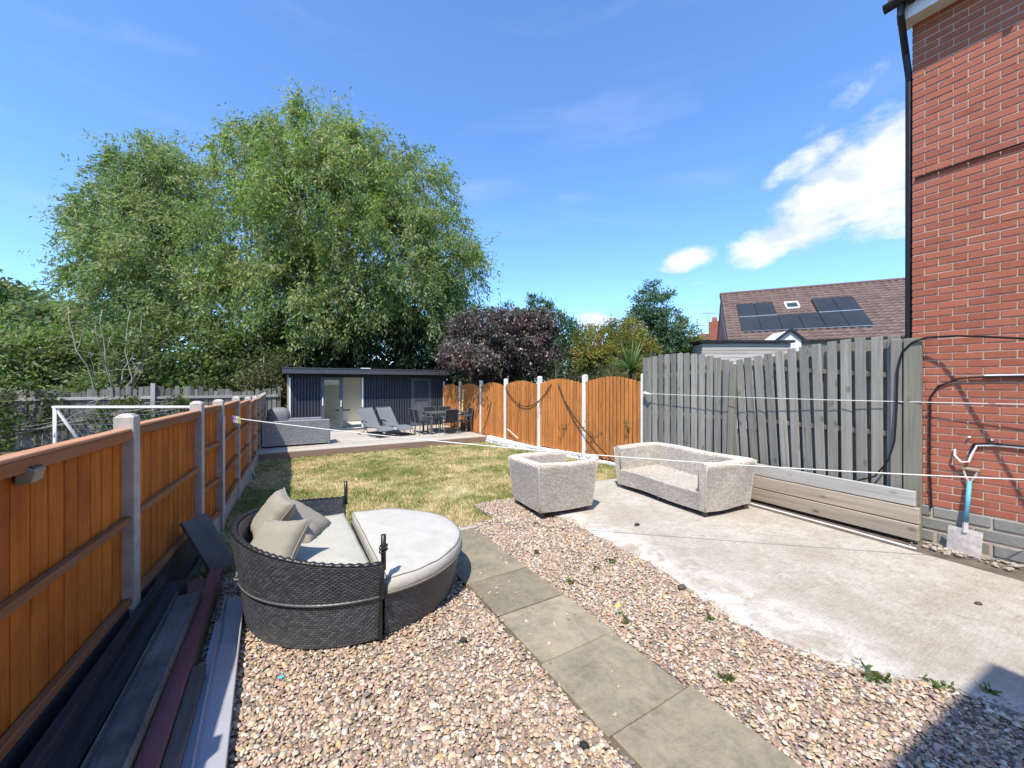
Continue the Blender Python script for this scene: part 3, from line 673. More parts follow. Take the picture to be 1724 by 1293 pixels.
# ------------------------------------------------------------------ weathered grey fence, retaining boards
gf = thing('weathered_fence', 'tall weathered grey hit-and-miss fence between orange panels and brick house', 'fence', (6.3, 3.4, 0))
GA = [(6.39, 5.36), (6.31, 3.62), (6.10, 1.53)]
def topline(s):   # z of the top along y
    y = s
    if y > 3.62: t = (y - 3.62) / 1.74; return 2.10 + .11 * 4 * t * (1 - t) + .13 * t
    t = (3.62 - y) / 2.1; return 2.07 + .20 * min(1, t * 1.25) + .03 * math.sin(t * 3)
for (p, q, nb) in ((GA[0], GA[1], 12), (GA[1], GA[2], 14)):
    L_, d, rz = along(p, q); w = L_ / nb; nx = Vector((-abs(d.y), d.x * (1 if d.y < 0 else -1), 0)).normalized()
    lean0 = .0 if nb == 12 else .07
    for k in range(nb):
        t = (k + .5) / nb; c = Vector((p[0], p[1], 0)) + d * (L_ * t); zt = round(topline(c.y), 2); ln = lean0 * (1 - t) * 1.1 + rng.normal(0, .006)
        piece('board', (.02, .108 if nb == 14 else .112, zt), 'weathered', gf, (c.x - .03, c.y + ln * .1, zt / 2 + .02), (ln, rng.normal(0, .006), rz + rng.normal(0, .05)), .004)
        c2 = c + d * w * .5
        if k < nb - 1: piece('back_board', (.018, .115, zt - .03), 'weathered', gf, (c2.x + .05, c2.y, zt / 2), (ln, 0, rz), .003)
    c = Vector(((p[0] + q[0]) / 2, (p[1] + q[1]) / 2, 0))
    for zz in (.35, 1.18, 1.93): 
        slope = math.atan2((topline(q[1] + .1) - topline(p[1] - .1)), L_) * (1 if zz > 1.5 else .2)
        piece('rail', (.035, round(L_, 2), .06), 'weathered', gf, (c.x + .01, c.y, zz), (-slope if d.y < 0 else slope, 0, rz), .004)
piece('post', (.10, .10, 2.28), 'weathered', gf, (6.37, 5.37, 1.12), (0, 0, 0), .006)
piece('post', (.09, .10, 2.05), 'weathered_green', gf, (6.27, 3.58, 1.0), (.035, 0, 0), .006)
piece('post', (.05, .145, 2.30), 'weathered_green', gf, (6.045, 1.44, 1.10), (0, 0, .05), .006)
piece('post', (.05, .10, 2.30), 'weathered', gf, (6.06, 1.575, 1.10), (0, 0, .05), .006)
rb = thing('retaining_boards', 'three stacked thick timber boards standing below the weathered grey fence', 'boards', (5.98, 2.4, 0))
for k, (z, h, mt, y0) in enumerate(((.135, .175, 'sleeper', 1.36), (.317, .175, 'sleeper', 1.355), (.495, .165, 'sleeper_grey', 1.39))):
    piece('board', (.055, 3.9 - y0 - .1 * k, h - .004), mt, rb, (5.985 + .006 * k, (3.9 + y0 - .1 * k) / 2, z), (0, .01 * k, -.045), .006)
gc = MB().tube([(6.10, 3.4, .52), (6.05, 2.6, .50), (6.03, 2.0, .53), (6.0, 1.75, .66), (5.99, 1.63, .86), (5.99, 1.575, 1.1), (6.0, 1.56, 1.5), (6.01, 1.555, 1.9), (6.01, 1.52, 2.1), (6.01, 1.44, 2.2), (6.0, 1.32, 2.245), (5.95, 1.10, 2.235), (5.86, .9, 2.20), (5.75, .7, 2.16), (5.55, .306, 2.08), (4.9, -.8, 2.0)], .010, 8)  # run beyond the fence post shaped to cast a diagonal shadow on the wall
gc = gc.build('black_hose', 'black_plastic', smooth=True); tag(gc, 'black cable curving down the end of the grey fence with its outer stretch shaped to shadow the wall', 'cable')
pc = MB().tube([(5.78, 3.35, .045), (5.74, 2.6, .045), (5.70, 1.9, .045), (5.66, 1.32, .04)], .0095, 8).build('white_conduit', 'pvc_white'); tag(pc, 'thin white pipe lying along the foot of the retaining boards', 'pipe')

# ------------------------------------------------------------------ shovel
sh = thing('shovel', 'old square shovel with blue shaft leaning on the brick wall', 'shovel', (5.98, 1.06, 0))
M_ = Matrix.Translation((5.965, 1.055, .015)) @ Matrix.Rotation(.115, 4, 'Y') @ Matrix.Rotation(.04, 4, 'X')
def tf(m): m.v = [tuple(M_ @ Vector(v)) for v in m.v]; return m
bl = MB(); n = 6
for j in range(7):
    for i in range(n + 1):
        t = i / n * 2 - 1; z = j / 6 * .26; bl.v.append((.022 * t * t - .01 + (.004 if j == 6 else 0), t * .118, z))
for j in range(6):
    for i in range(n): a = j * (n + 1) + i; bl.f.append((a, a + 1, a + n + 2, a + n + 1))
o2 = len(bl.v); bl.v += [(x + .006, y, z) for x, y, z in bl.v[:o2]]
bl.f += [tuple(i + o2 for i in f[::-1]) for f in bl.f[:6 * n]]
tf(bl).build('blade', 'rust_steel', sh)
tf(MB().tube([(0, 0, .22), (.005, 0, .34)], [.026, .018], 8)).build('socket', 'rust_steel', sh)
tf(MB().tube([(.004, 0, .32), (.004, 0, .74)], .0185, 10)).build('shaft', 'blue_paint', sh, smooth=True)
tf(MB().tube([(.004, 0, .72), (.004, .035, .80), (.004, .05, .865)], .010, 7)).build('fork', 'rust_steel', sh)
tf(MB().tube([(.004, 0, .72), (.004, -.035, .80), (.004, -.05, .865)], .010, 7)).build('fork', 'rust_steel', sh)
tf(MB().tube([(.004, -.062, .862), (.004, .062, .862)], .016, 8)).build('grip', 'tan_wood', sh)

# ------------------------------------------------------------------ weave helper
def weave(P, nu, nv, amp, cols, lap=.86, seg=3):
    """woven strands over a parametric surface P(u,v): returns V, F, colours"""
    V = []; F = []; C = []
    cols = np.array(cols)
    eps = 1e-3
    for j in range(nv):
        v0 = j / nv; v1 = (j + 1) / nv; vm = (v0 + v1) / 2
        off = .5 if j % 2 else 0.0
        for i in range(-1, nu + 1):
            u0 = (i + off + (1 - lap) / 2) / nu; u1 = (i + 1 + off - (1 - lap) / 2) / nu
            u0c, u1c = max(0, u0), min(1, u1)
            if u1c - u0c < .15 / nu: continue
            um = (u0c + u1c) / 2
            p = P(um, vm); du = P(min(1, um + eps), vm) - P(max(0, um - eps), vm); dv = P(um, min(1, vm + eps)) - P(um, max(0, vm - eps))
            nrm = du.cross(dv)
            if nrm.length < 1e-12: continue
            nrm.normalize(); o = len(V)
            for s in range(seg + 1):
                uu = u0c + (u1c - u0c) * s / seg; b = amp * math.sin(math.pi * min(1, max(0, (uu - u0) / (u1 - u0)))) 
                for vv, k in ((v0, -.25), (vm, 1.0), (v1, -.25)):
                    V.append(P(uu, vv) + nrm * (b * (.45 + .55 * k) + amp * .25 * k))
            for s in range(seg):
                for t in range(2):
                    a = o + s * 3 + t; F.append((a, a + 3, a + 4, a + 1))
            c = cols[rng.integers(len(cols))] * rng.uniform(.9, 1.1)
            C += [c] * ((seg + 1) * 3)
    return V, F, C
def weave_obj(name, surfaces, mat, cols, parent, amp=.005, seg=3, back=True, lap=.95):
    V = []; F = []; C = []
    for P, nu, nv in surfaces:
        v, f, c = weave(P, nu, nv, amp, cols, lap, seg); o = len(V); V += v; F += [tuple(i + o for i in q) for q in f]; C += c
        if back:   # backing skin just under the strands
            o = len(V); bu = max(2, nu // 3); bv = max(2, nv // 3)
            for j in range(bv + 1):
                for i in range(bu + 1):
                    u, w = i / bu, j / bv; e = 1e-3
                    n_ = (P(min(1, u + e), w) - P(max(0, u - e), w)).cross(P(u, min(1, w + e)) - P(u, max(0, w - e)))
                    n_ = n_.normalized() if n_.length > 1e-12 else Vector((0, 0, 0))
                    V.append(P(u, w) - n_ * amp * .6); C.append(np.array(cols[0]) * .7)
            for j in range(bv):
                for i in range(bu): a = o + j * (bu + 1) + i; F.append((a, a + 1, a + bu + 2, a + bu + 1))
    me = np_mesh(name, np.array([tuple(v) for v in V]), np.array(F), mat, True, np.array(C)); return link(name, me, parent)

# ------------------------------------------------------------------ round rattan daybed
db = thing('rattan_daybed', 'black rattan half-round daybed seat with curved back beside the timber pile', 'daybed', (.60, 3.53, 0))
BLK = [(.066, .074, .086), (.084, .092, .106), (.055, .061, .072)]
RB = .84
def sp(r, a, z): return Vector((-r * math.cos(a), r * math.sin(a), z))     # a=0 points to -X
A0 = math.pi / 2
def backh(a): return .555 + .135 * max(0, math.cos(a)) ** 1.3
def lower(u, v): a = (u * 2 - 1) * A0; return sp(RB - .035 + .03 * v, -a, .03 + v * .30)
def upper(u, v): a = (u * 2 - 1) * A0; return sp(RB + .005 + .045 * v, -a, .335 + v * (backh(a) - .335))
def inner(u, v): a = (u * 2 - 1) * A0; return sp(RB - .035 + .04 * v, a, .30 + v * (backh(a) - .30))
weave_obj('lower_shell', [(lower, 74, 19)], 'rattan_black', BLK, db, .0042)
weave_obj('back_shell', [(upper, 76, 20)], 'rattan_black', BLK, db, .0042)
weave_obj('inner_back', [(inner, 70, 20)], 'rattan_black', BLK, db, .007)
rim = [sp(RB + .03, -((k / 200) * 2 - 1) * A0, backh(((k / 200) * 2 - 1) * A0) + .002) for k in range(201)]
MB().tube(rim, [.017 + .004 * math.sin(k * 1.57) for k in range(201)], 8).build('rim', 'frame_black', db, local=True, smooth=True)
seam = [sp(RB + .004, -((k / 40) * 2 - 1) * A0, .332) for k in range(41)]
MB().tube(seam, .010, 6).build('seam', 'frame_grey', db, local=True)
for s in (-1, 1):
    MB().box((-.005, s * (RB - .02), .175), (.022, .03, .33)).build('end_stile', 'frame_black', db, local=True, bev=.004)
    MB().box((-.004, s * (RB + .012), .44), (.03, .05, .24)).build('arm_end', 'frame_black', db, local=True, bev=.006)
    pl = MB().tube([(.012, s * (RB - .005), .50), (.012, s * (RB - .005), .735)], .017, 10).build('canopy_post', 'frame_black', db, local=True, smooth=True)
    if s < 0:
        for z in (.63, .655): MB().tube([(.012 + .026 * math.cos(t * .785), s * (RB - .005) + .026 * math.sin(t * .785), z + .012 * math.sin(t)) for t in range(9)], .005, 5).build('clip', 'black_plastic', pl, local=True)
MB().prism([(0, -RB + .04)] + [(-(RB - .04) * math.cos(-A0 + k * math.pi / 24), (RB - .04) * math.sin(-A0 + k * math.pi / 24)) for k in range(25)] + [(0, RB - .04)], .05, .315).build('seat_base', 'frame_black', db, local=True)
def dcushion(name, r, x0, z0, z1, sgn, mat, parent, dome=.018, inset=0.0, flat=0.0):
    """half-round cushion with rounded edge: rings from outline to centre"""
    out = []; nA = 48
    for k in range(nA + 1):
        a = -A0 + math.pi * k / nA; out.append(Vector((sgn * r * math.cos(a), r * math.sin(a), 0)))
    for k in range(1, 16): out.append(Vector((0, r - 2 * r * k / 16, 0)))
    cen = Vector((sgn * r * .42, 0, 0)); h = z1 - z0; rings = [(1 - .03, z0), (1, z0 + h * .22), (1.003, z0 + h * .55), (.99, z0 + h * .85), (.965, z1), (.9, z1 + dome * .4), (.75, z1 + dome * .75), (.5, z1 + dome), (.25, z1 + dome * 1.02), (.03, z1 + dome)]
    m = MB(); n = len(out)
    for ri, (k, z) in enumerate(rings):
        for i, p in enumerate(out):
            q = cen + (p - cen) * k; zz = z
            if 4 <= ri: zz += .004 * math.sin(q.x * 11 + 1) * math.sin(q.y * 8) + .003 * math.sin(q.x * 23 + q.y * 17)
            m.v.append((q.x + x0, q.y, zz))
    for ri in range(len(rings) - 1):
        for i in range(n): m.f.append((ri * n + i, ri * n + (i + 1) % n, (ri + 1) * n + (i + 1) % n, (ri + 1) * n + i))
    m.f.append(tuple(range(n))[::-1]); m.f.append(tuple(range((len(rings) - 1) * n, len(rings) * n)))
    o = m.build(name, mat, parent, local=True, smooth=True)
    pp = [Vector((v[0], v[1], v[2])) for v in m.v[4 * n:5 * n]]; pp.append(pp[0])
    MB().tube([p + Vector((0, 0, .001)) for p in pp], .005, 5).build('piping', 'piping', o, local=True)
    pp = [Vector((v[0], v[1], v[2])) for v in m.v[1 * n:2 * n]]; pp.append(pp[0])
    MB().tube([p for p in pp], .005, 5).build('piping', 'piping', o, local=True)
    return o
dcushion('seat_cushion', .79, -.01, .318, .43, -1, 'cushion_beige', db)

ot = thing('rattan_ottoman', 'black rattan half-round ottoman forming the right half of the daybed', 'ottoman', (.638, 3.50, 0), R(-1.0))
RO = .80
def osh(u, v): a = (u * 2 - 1) * A0; r = RO - .05 + .045 * v; return Vector((r * math.cos(a), r * math.sin(a), .03 + v * .29))
def ofl(u, v): return Vector((.0, (RO - .01) * (1 - 2 * u), .03 + v * .29))
weave_obj('shell', [(osh, 70, 18), (ofl, 40, 18)], 'rattan_black', BLK, ot, .0042)
MB().prism([(.012, -RO + .06)] + [((RO - .06) * math.cos(-A0 + k * math.pi / 24) + .012, (RO - .06) * math.sin(-A0 + k * math.pi / 24)) for k in range(25)] + [(.012, RO - .06)], .05, .315).build('base', 'frame_black', ot, local=True)
dcushion('top_cushion', RO + .015, .005, .315, .425, 1, 'cushion_white', ot, .02)

def pillow(name, label, loc, rot, s=.46, t=.085):
    n = 22; m = MB()
    for side in (1, -1):
        for j in range(n + 1):
            for i in range(n + 1):
                u = i / n * 2 - 1; v = j / n * 2 - 1
                pin = 1 - .10 * (1 - u * u) * abs(v) ** 3 ; pinv = 1 - .10 * (1 - v * v) * abs(u) ** 3
                e = max(0, (1 - u ** 4) * (1 - v ** 4)) ** .55
                wr = 1 + .10 * math.sin(u * 9 + v * 3) * abs(v) ** 2 + .12 * math.sin(v * 16 + 1) * abs(u) ** 4 + .10 * math.sin(u * 17) * abs(v) ** 4
                m.v.append((u * s / 2 * pinv, v * s / 2 * pin, side * t * e * wr))
    k = (n + 1) ** 2
    for side in range(2):
        for j in range(n):
            for i in range(n):
                a = side * k + j * (n + 1) + i; q = (a, a + 1, a + n + 2, a + n + 1); m.f.append(q if side == 0 else q[::-1])
    o = m.build(name, 'pillow', None, smooth=True); o.location = loc; o.rotation_euler = rot
    bm = bmesh.new(); bm.from_mesh(o.data); bmesh.ops.remove_doubles(bm, verts=bm.verts, dist=.0015); bm.to_mesh(o.data); bm.free()
    b = []
    for i in range(n + 1): b.append((i / n * 2 - 1, -1))
    for i in range(1, n + 1): b.append((1, i / n * 2 - 1))
    for i in range(1, n + 1): b.append((1 - i / n * 2, 1))
    for i in range(1, n + 1): b.append((-1, 1 - i / n * 2))
    pts = [Vector((u * s / 2 * (1 - .10 * (1 - v * v) * abs(u) ** 3), v * s / 2 * (1 - .10 * (1 - u * u) * abs(v) ** 3), 0)) for u, v in b]
    MB().tube(pts, .006, 5).build('piping', 'pillow', o, local=True, smooth=True)
    tag(o, label, 'pillow', 'taupe pillows on the daybed'); return o
pillow('pillow', 'taupe pillow leaning at the front of the daybed back, nearest the viewer', (-.02, 3.33, .55), (R(50), R(-6), R(-48)), .44)
pillow('pillow', 'taupe pillow tucked behind, against the rim at the far left', (-.03, 3.72, .665), (R(54), R(6), R(-80)), .40)
pillow('pillow', 'taupe pillow lying widest over the seat, farthest from the viewer', (.16, 3.90, .54), (R(31), R(2), R(62)), .50)

# ------------------------------------------------------------------ pale wicker armchair and sofa
WK = [(.56, .50, .42), (.61, .55, .47), (.52, .455, .375), (.64, .595, .53)]
def wicker_seat(name, label, cat, loc, rz, D, W, H=.70, Z0=.085, flare=.055, th=.12, zs=.33, legx=None):
    t = thing(name, label, cat, loc, rz)
    def off(z): return flare * (z - Z0) / (H - Z0)
    prof = [(0, Z0)] + [(off(Z0 + (H - .03 - Z0) * k / 6), Z0 + (H - .03 - Z0) * k / 6) for k in range(1, 7)] + [(flare - .015, H - .005), (flare - th * .5, H), (flare - th + .015, H - .005), (flare - th, H - .03)]
    zi = [H - .03 - (H - .03 - zs) * k / 3 for k in range(1, 4)]; prof += [(flare - th - .01 * k, z) for k, z in enumerate(zi, 1)]
    lens = [0]
    for a, b in zip(prof, prof[1:]): lens.append(lens[-1] + math.hypot(a[0] - b[0], a[1] - b[1]))
    def pr(v):
        d = v * lens[-1]
        for k in range(len(lens) - 1):
            if d <= lens[k + 1] or k == len(lens) - 2:
                f = (d - lens[k]) / (lens[k + 1] - lens[k]); a, b = prof[k], prof[k + 1]; return a[0] + (b[0] - a[0]) * f, a[1] + (b[1] - a[1]) * f
    def wob(p): return p + Vector((math.sin(p.y * 7 + p.z * 5) * .006, math.sin(p.x * 8 + p.z * 6) * .006, math.sin(p.x * 6 + p.y * 5) * .008))
    x0, x1, y0, y1 = -D / 2, D / 2, -W / 2, W / 2
    def back(u, v): o_, z = pr(v); return wob(Vector((x0 - o_, (y1 + o_) + ((y0 - o_) - (y1 + o_)) * u, z)))
    def armn(u, v): o_, z = pr(v); xe = x1 + off(min(z, H)); return wob(Vector(((x0 - o_) + (xe - (x0 - o_)) * u, y0 - o_, z)))
    def armf(u, v): o_, z = pr(v); xe = x1 + off(min(z, H)); return wob(Vector((xe + ((x0 - o_) - xe) * u, y1 + o_, z)))
    su, sv = .034, .018
    nv = int(lens[-1] / sv)
    weave_obj('back', [(back, int(W / su), nv)], 'wicker_white', WK, t, .012)
    weave_obj('arm', [(armn, int(D / su), nv)], 'wicker_white', WK, t, .012)
    weave_obj('arm', [(armf, int(D / su), nv)], 'wicker_white', WK, t, .012)
    def cap(s):
        def f(u, v):
            z = Z0 + (H - .01 - Z0) * v; o_ = off(z); ya = (y0 - o_) if s < 0 else (y1 + o_ - th + 0); yo = y0 + (-flare + th) if s < 0 else y1 + flare - th
            ya = y0 - o_ if s < 0 else yo; yb = yo if s < 0 else y1 + o_
            return wob(Vector((x1 + o_ + .004, ya + (yb - ya) * u, z)))
        return f
    weave_obj('arm_front', [(cap(-1), 3, 32)], 'wicker_white', WK, t, .006); weave_obj('arm_front', [(cap(1), 3, 32)], 'wicker_white', WK, t, .006)
    iy0, iy1 = y0 - flare + th, y1 + flare - th
    def front(u, v): z = Z0 + (zs - Z0) * v; return wob(Vector((x1 + off(z), iy0 + (iy1 - iy0) * u, z)))
    def seat(u, v): return wob(Vector((x1 + off(zs) - (D + off(zs) - th + flare) * v, iy0 + (iy1 - iy0) * u, zs - .02 * math.sin(math.pi * v) * math.sin(math.pi * u))))
    weave_obj('front_panel', [(front, int((iy1 - iy0) / su), int((zs - Z0) / sv))], 'wicker_white', WK, t, .012)
    weave_obj('seat', [(seat, int((iy1 - iy0) / su), int(D * .9 / sv))], 'wicker_white', [tuple(q * .72 for q in c_) for c_ in WK], t, .012)  # same wicker, colour darkened so the sunlit seat reads no brighter
    for sx, sy in ((x0, y0), (x0, y1), (x1, y0), (x1, y1)):
        gx = 1 if sx > 0 else -1; gy = 1 if sy > 0 else -1
        MB().tube([wob(Vector((sx + gx * off(Z0 + (H - Z0) * k / 6), sy + gy * off(Z0 + (H - Z0) * k / 6), Z0 + (H - .012 - Z0) * k / 6))) for k in range(7)], .013, 6).build('corner_rope', 'wicker_plain', t, local=True, smooth=True)
    MB().box((0, 0, Z0 + .01), (D - .02, W - .02, .02)).build('base_board', 'leg_brown', t, local=True)
    xs = [x0 + .05, x1 - .05]; yl = [y0 + .05, y1 - .05] if not legx else [y0 + .05, 0, y1 - .05]
    for a in xs:
        for b in yl: MB().box((a, b, (Z0 + .02) / 2 + .011), (.05, .05, Z0 - .02)).build('leg', 'leg_brown', t, local=True, bev=.004)
    return t
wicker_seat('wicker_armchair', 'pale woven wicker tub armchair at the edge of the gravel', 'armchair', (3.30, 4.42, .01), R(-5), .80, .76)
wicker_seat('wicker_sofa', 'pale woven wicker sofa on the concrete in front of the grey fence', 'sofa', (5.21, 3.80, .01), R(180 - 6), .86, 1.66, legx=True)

# ------------------------------------------------------------------ washing lines and pegs
wl = MB().tube(sag((-.47, 5.86, 1.33), (5.75, .35, .93), .10, 40), .0055, 6).build('washing_line', 'rope', smooth=True); tag(wl, 'white washing line stretched across the garden from the left fence', 'rope')
wl = MB().tube(sag((6.26, 5.25, 1.55), (5.95, .3, 1.56), .02, 30), .005, 6).build('washing_line', 'rope', smooth=True); tag(wl, 'upper white line running along the grey fence to the house', 'rope')
kn = MB().tube([(6.30, 5.36, 1.50), (6.24, 5.30, 1.56), (6.22, 5.22, 1.55), (6.27, 5.16, 1.53)], [.02, .03, .025, .012], 8).build('rope_knot', 'peg_white', smooth=True); tag(kn, 'white and blue knotted rope end on the grey fence post', 'rope')
pn = ['pink', 'blue', 'violet', 'white', 'yellow', 'green']
for k in range(8):
    nm = pn[k % 6]; x = -.46 + k * .014; y = 5.84 - k * .012; z = 1.325 - k * .002
    if k > 5: continue
    o = MB(); o.bar((x, y, z + .03), (x + .012, y - .004, z - .055), .010, .008, (1, 0, 0)); o.bar((x - .004, y + .006, z + .03), (x - .014, y + .012, z - .05), .010, .008, (1, 0, 0))
    o = o.build('clothes_peg', 'peg_' + nm, None, bev=.002); tag(o, nm + ' clothes peg hanging on the line by the left fence', 'peg', 'pegs on the washing line')

# ------------------------------------------------------------------ deck
DZ = -.085
deck = thing('deck', 'raised weathered timber deck in front of the garden room', 'deck', (3, 14, -.27))
y = 12.12; k = 0
while y < 16.7:
    piece('deck_board', (6.75, .138, .026), 'deck', deck, (2.93, y + .07, DZ - .014 + rng.normal(0, .0008)), (0, 0, 0), .003); y += .145
piece('fascia', (6.75, .03, .165), 'deck_fascia', deck, (2.93, 12.095, DZ - .085 - .006), (0, 0, 0))
piece('fascia', (6.75, .026, .09), 'deck_fascia', deck, (2.93, 12.105, DZ - .22), (0, 0, 0))
MB().b2((-.4, 12.15, -.35), (6.25, 16.7, DZ - .03)).build('substructure', 'pile_dark', deck)

# ------------------------------------------------------------------ garden room
SX0, SX1, SY = .30, 6.52, 16.62
gr = thing('garden_room', 'dark slatted garden room with flat grey roof and open door on the deck', 'summer house', (3.4, 18.3, DZ))
D0, D1, D2 = 1.46, 2.22, 2.92          # glazed leaf and open doorway
E0, E1 = 4.93, 5.80                    # second door
ZW = 2.10; ZD = 1.98
w = MB()
for a, b, z0, z1 in ((SX0 + .14, D0, DZ, ZW), (D0, D2, ZD, ZW), (D2, E0, DZ, ZW), (E0, E1, ZD, ZW), (E1, SX1, DZ, ZW)): w.b2((a, SY, z0), (b, SY + .12, z1))
w.b2((SX0 + .14, SY + .12, DZ), (SX0 + .26, 20, ZW)); w.b2((SX1 - .12, SY + .12, DZ), (SX1, 20, ZW)); w.b2((SX0 + .26, 19.88, DZ), (SX1 - .12, 20, ZW))
w.build('wall', 'pile_dark', gr)
inn = MB(); inn.b2((SX0 + .27, 19.85, DZ), (SX1 - .13, 19.875, ZW)); inn.b2((SX0 + .262, SY + .13, DZ), (SX0 + .29, 19.85, ZW)); inn.b2((3.9, SY + .13, DZ), (3.95, 19.85, ZW)); inn.b2((SX0 + .29, SY + .13, ZW - .03), (1.7, 19.85, ZW - .004)); inn.b2((3.3, SY + .13, ZW - .03), (3.9, 19.85, ZW - .004)); inn.b2((1.7, SY + .13, ZW - .03), (3.3, 17.3, ZW - .004)); inn.b2((1.7, 18.9, ZW - .03), (3.3, 19.85, ZW - .004)); inn.b2((SX0 + .29, SY - .02, DZ + .0), (3.9, 19.85, DZ + .03))
inn.build('interior', 'interior', gr)
sl2 = MB(); x = SX0 + .16
while x < SX1 - .02:
    if not (D0 - .05 < x < D2 + .05 or E0 - .04 < x < E1 + .01): sl2.b2((x, SY - .04, DZ + .02), (x + .062, SY - .003, ZW - .02))
    x += .105
o = sl2.build('cladding_slats', 'anthracite', gr); o['kind'] = 'stuff'
MB().b2((SX0 + .02, SY - .02, DZ), (SX0 + .07, SY + .06, ZW)).build('corner_timber', 'tan_wood', gr)
MB().b2((SX0 + .075, SY - .03, DZ), (SX0 + .135, SY + .02, ZW - .15)).build('corner_trim', 'white_paint', gr)
HX0, HX1, HY0, HY1 = 1.7, 3.3, 17.3, 18.9  # roof opening added to let daylight into the dim interior
rr_ = MB(); rr_.b2((SX0 - .12, SY - .445, ZW + .004), (HX0, 20.2, ZW + .20)); rr_.b2((HX1, SY - .445, ZW + .004), (SX1 + .02, 20.2, ZW + .20))
rr_.b2((HX0, SY - .445, ZW + .004), (HX1, HY0, ZW + .20)); rr_.b2((HX0, HY1, ZW + .004), (HX1, 20.2, ZW + .20)); rr_.build('roof', 'anthracite_roof', gr)
rl = MB(); rl.b2((HX0 - .06, HY0 - .06, ZW + .201), (HX0, HY1 + .06, ZW + .25)); rl.b2((HX1, HY0 - .06, ZW + .201), (HX1 + .06, HY1 + .06, ZW + .25)); rl.b2((HX0, HY0 - .06, ZW + .201), (HX1, HY0, ZW + .25)); rl.b2((HX0, HY1, ZW + .201), (HX1, HY1 + .06, ZW + .25))
rl = rl.build('added_rooflight', 'white_paint', gr); MB().b2((HX0, HY0, ZW + .21), (HX1, HY1, ZW + .22)).build('pane', 'glass', rl)
MB().b2((SX0 - .125, SY - .465, ZW + .01), (SX1 + .025, SY - .447, ZW + .19)).build('fascia', 'anthracite_roof', gr)
MB().b2((SX0 - .14, SY - .48, ZW + .19), (SX1 + .04, SY - .35, ZW + .225)).build('roof_edging', 'anthracite_roof', gr)
MB().b2((2.9, SY - .1, ZW + .226), (3.25, SY + .1, ZW + .27)).build('roof_vent', 'white_paint', gr)
dl = MB(); f_ = .10
dl.b2((D0, SY - .05, DZ + .05), (D0 + f_, SY + .01, ZD)); dl.b2((D1 - f_ - .03, SY - .05, DZ + .05), (D1, SY + .01, ZD)); dl.b2((D0 + f_, SY - .05, DZ + .05), (D1 - f_ - .03, SY + .01, DZ + .19)); dl.b2((D0 + f_, SY - .05, ZD - .1), (D1 - f_ - .03, SY + .01, ZD))
dl = dl.build('door', 'door_grey', gr)
MB().b2((D0 + f_, SY - .026, DZ + .19), (D1 - f_ - .03, SY - .014, ZD - .1)).build('pane', 'glass', dl)
MB().box((D1 - .07, SY - .075, .95), (.035, .03, .24)).build('handle', 'white_paint', dl, bev=.006)
MB().b2((D0 + .02, SY - .07, .9), (D0 + .06, SY - .052, 1.22)).build('hinge_plate', 'white_paint', dl)
fr = MB(); fr.b2((D2, SY - .045, DZ), (D2 + .06, SY + .12, ZD)); fr.b2((D1, SY - .04, DZ + .0), (D2, SY + .1, DZ + .045))
fr.build('door_frame', 'white_paint', gr)
MB().b2((D0 - .05, SY - .2, DZ + .001), (D2 + .1, SY - .05, DZ + .06)).build('threshold', 'door_grey', gr)
d2 = MB(); d2.b2((E0, SY - .035, DZ + .02), (E1, SY + .06, ZD)); d2 = d2.build('door', 'door_grey', gr)
MB().b2((E0 + .12, SY - .045, DZ + .15), (E1 - .14, SY - .036, .85)).build('door_panel', 'door_grey', d2, bev=.004)
MB().b2((E0 + .12, SY - .045, .98), (E1 - .14, SY - .036, ZD - .12)).build('door_panel', 'anthracite', d2, bev=.004)
MB().tube([(E0 + .07, SY - .04, .95), (E0 + .07, SY - .08, .95), (E0 + .20, SY - .08, .95)], .012, 6).build('handle', 'frame_black', d2)
MB().b2((E1 - .12, SY - .055, DZ + .02), (E1 - .09, SY - .036, ZD)).build('door_bead', 'anthracite_roof', d2)
dk = thing('desk', 'small dark table just inside the open doorway', 'table', (2.45, 17.6, DZ))
MB().b2((2.1, 17.4, .62), (2.62, 17.9, .65)).build('top', 'frame_black', dk); MB().b2((2.28, 17.45, DZ + .03), (2.32, 17.5, .62)).build('leg', 'frame_black', dk)

# ------------------------------------------------------------------ furniture on the deck
GREY_R = [(.25, .26, .27), (.31, .32, .33), (.22, .23, .24)]
ds = thing('rattan_sofa', 'grey rattan sofa seen from behind on the left of the deck', 'sofa', (.50, 13.0, DZ))
def sb(u, v): return Vector((-.86 + 1.72 * u, -.0 - .02 * v, .05 + .69 * v))
def st_(u, v): return Vector((-.86 + 1.72 * u, -.02 + .22 * v, .74))
def sr(u, v): return Vector((.86, .0 + .82 * u, .05 + .60 * v))
def sl3(u, v): return Vector((-.86, .82 - .82 * u, .05 + .60 * v))
def si(u, v): return Vector((.86 - 1.72 * u, .2, .3 + .44 * v))
weave_obj('back', [(sb, 44, 36), (st_, 44, 10), (si, 30, 14)], 'rattan_grey', GREY_R, ds, .006, 2)
weave_obj('arm', [(sr, 20, 30)], 'rattan_grey', GREY_R, ds, .006, 2); weave_obj('arm', [(sl3, 20, 30)], 'rattan_grey', GREY_R, ds, .006, 2)
MB().box((0, .42, .19), (1.68, .8, .26)).build('base', 'sling', ds, local=True)
MB().box((.86, -.0, .345), (.05, .05, .69)).build('corner_post', 'sling', ds, local=True, bev=.01)
MB().box((0, .5, .38), (1.6, .62, .13)).build('seat_cushion', 'sling', ds, local=True, bev=.03)
MB().box((.25, .28, .66), (.9, .14, .30), (-.25, 0, 0)).build('back_cushion', 'sling', ds, local=True, bev=.04)
MB().box((-.45, .28, .58), (.5, .14, .28), (-.25, 0, 0)).build('back_cushion', 'sling', ds, local=True, bev=.04)
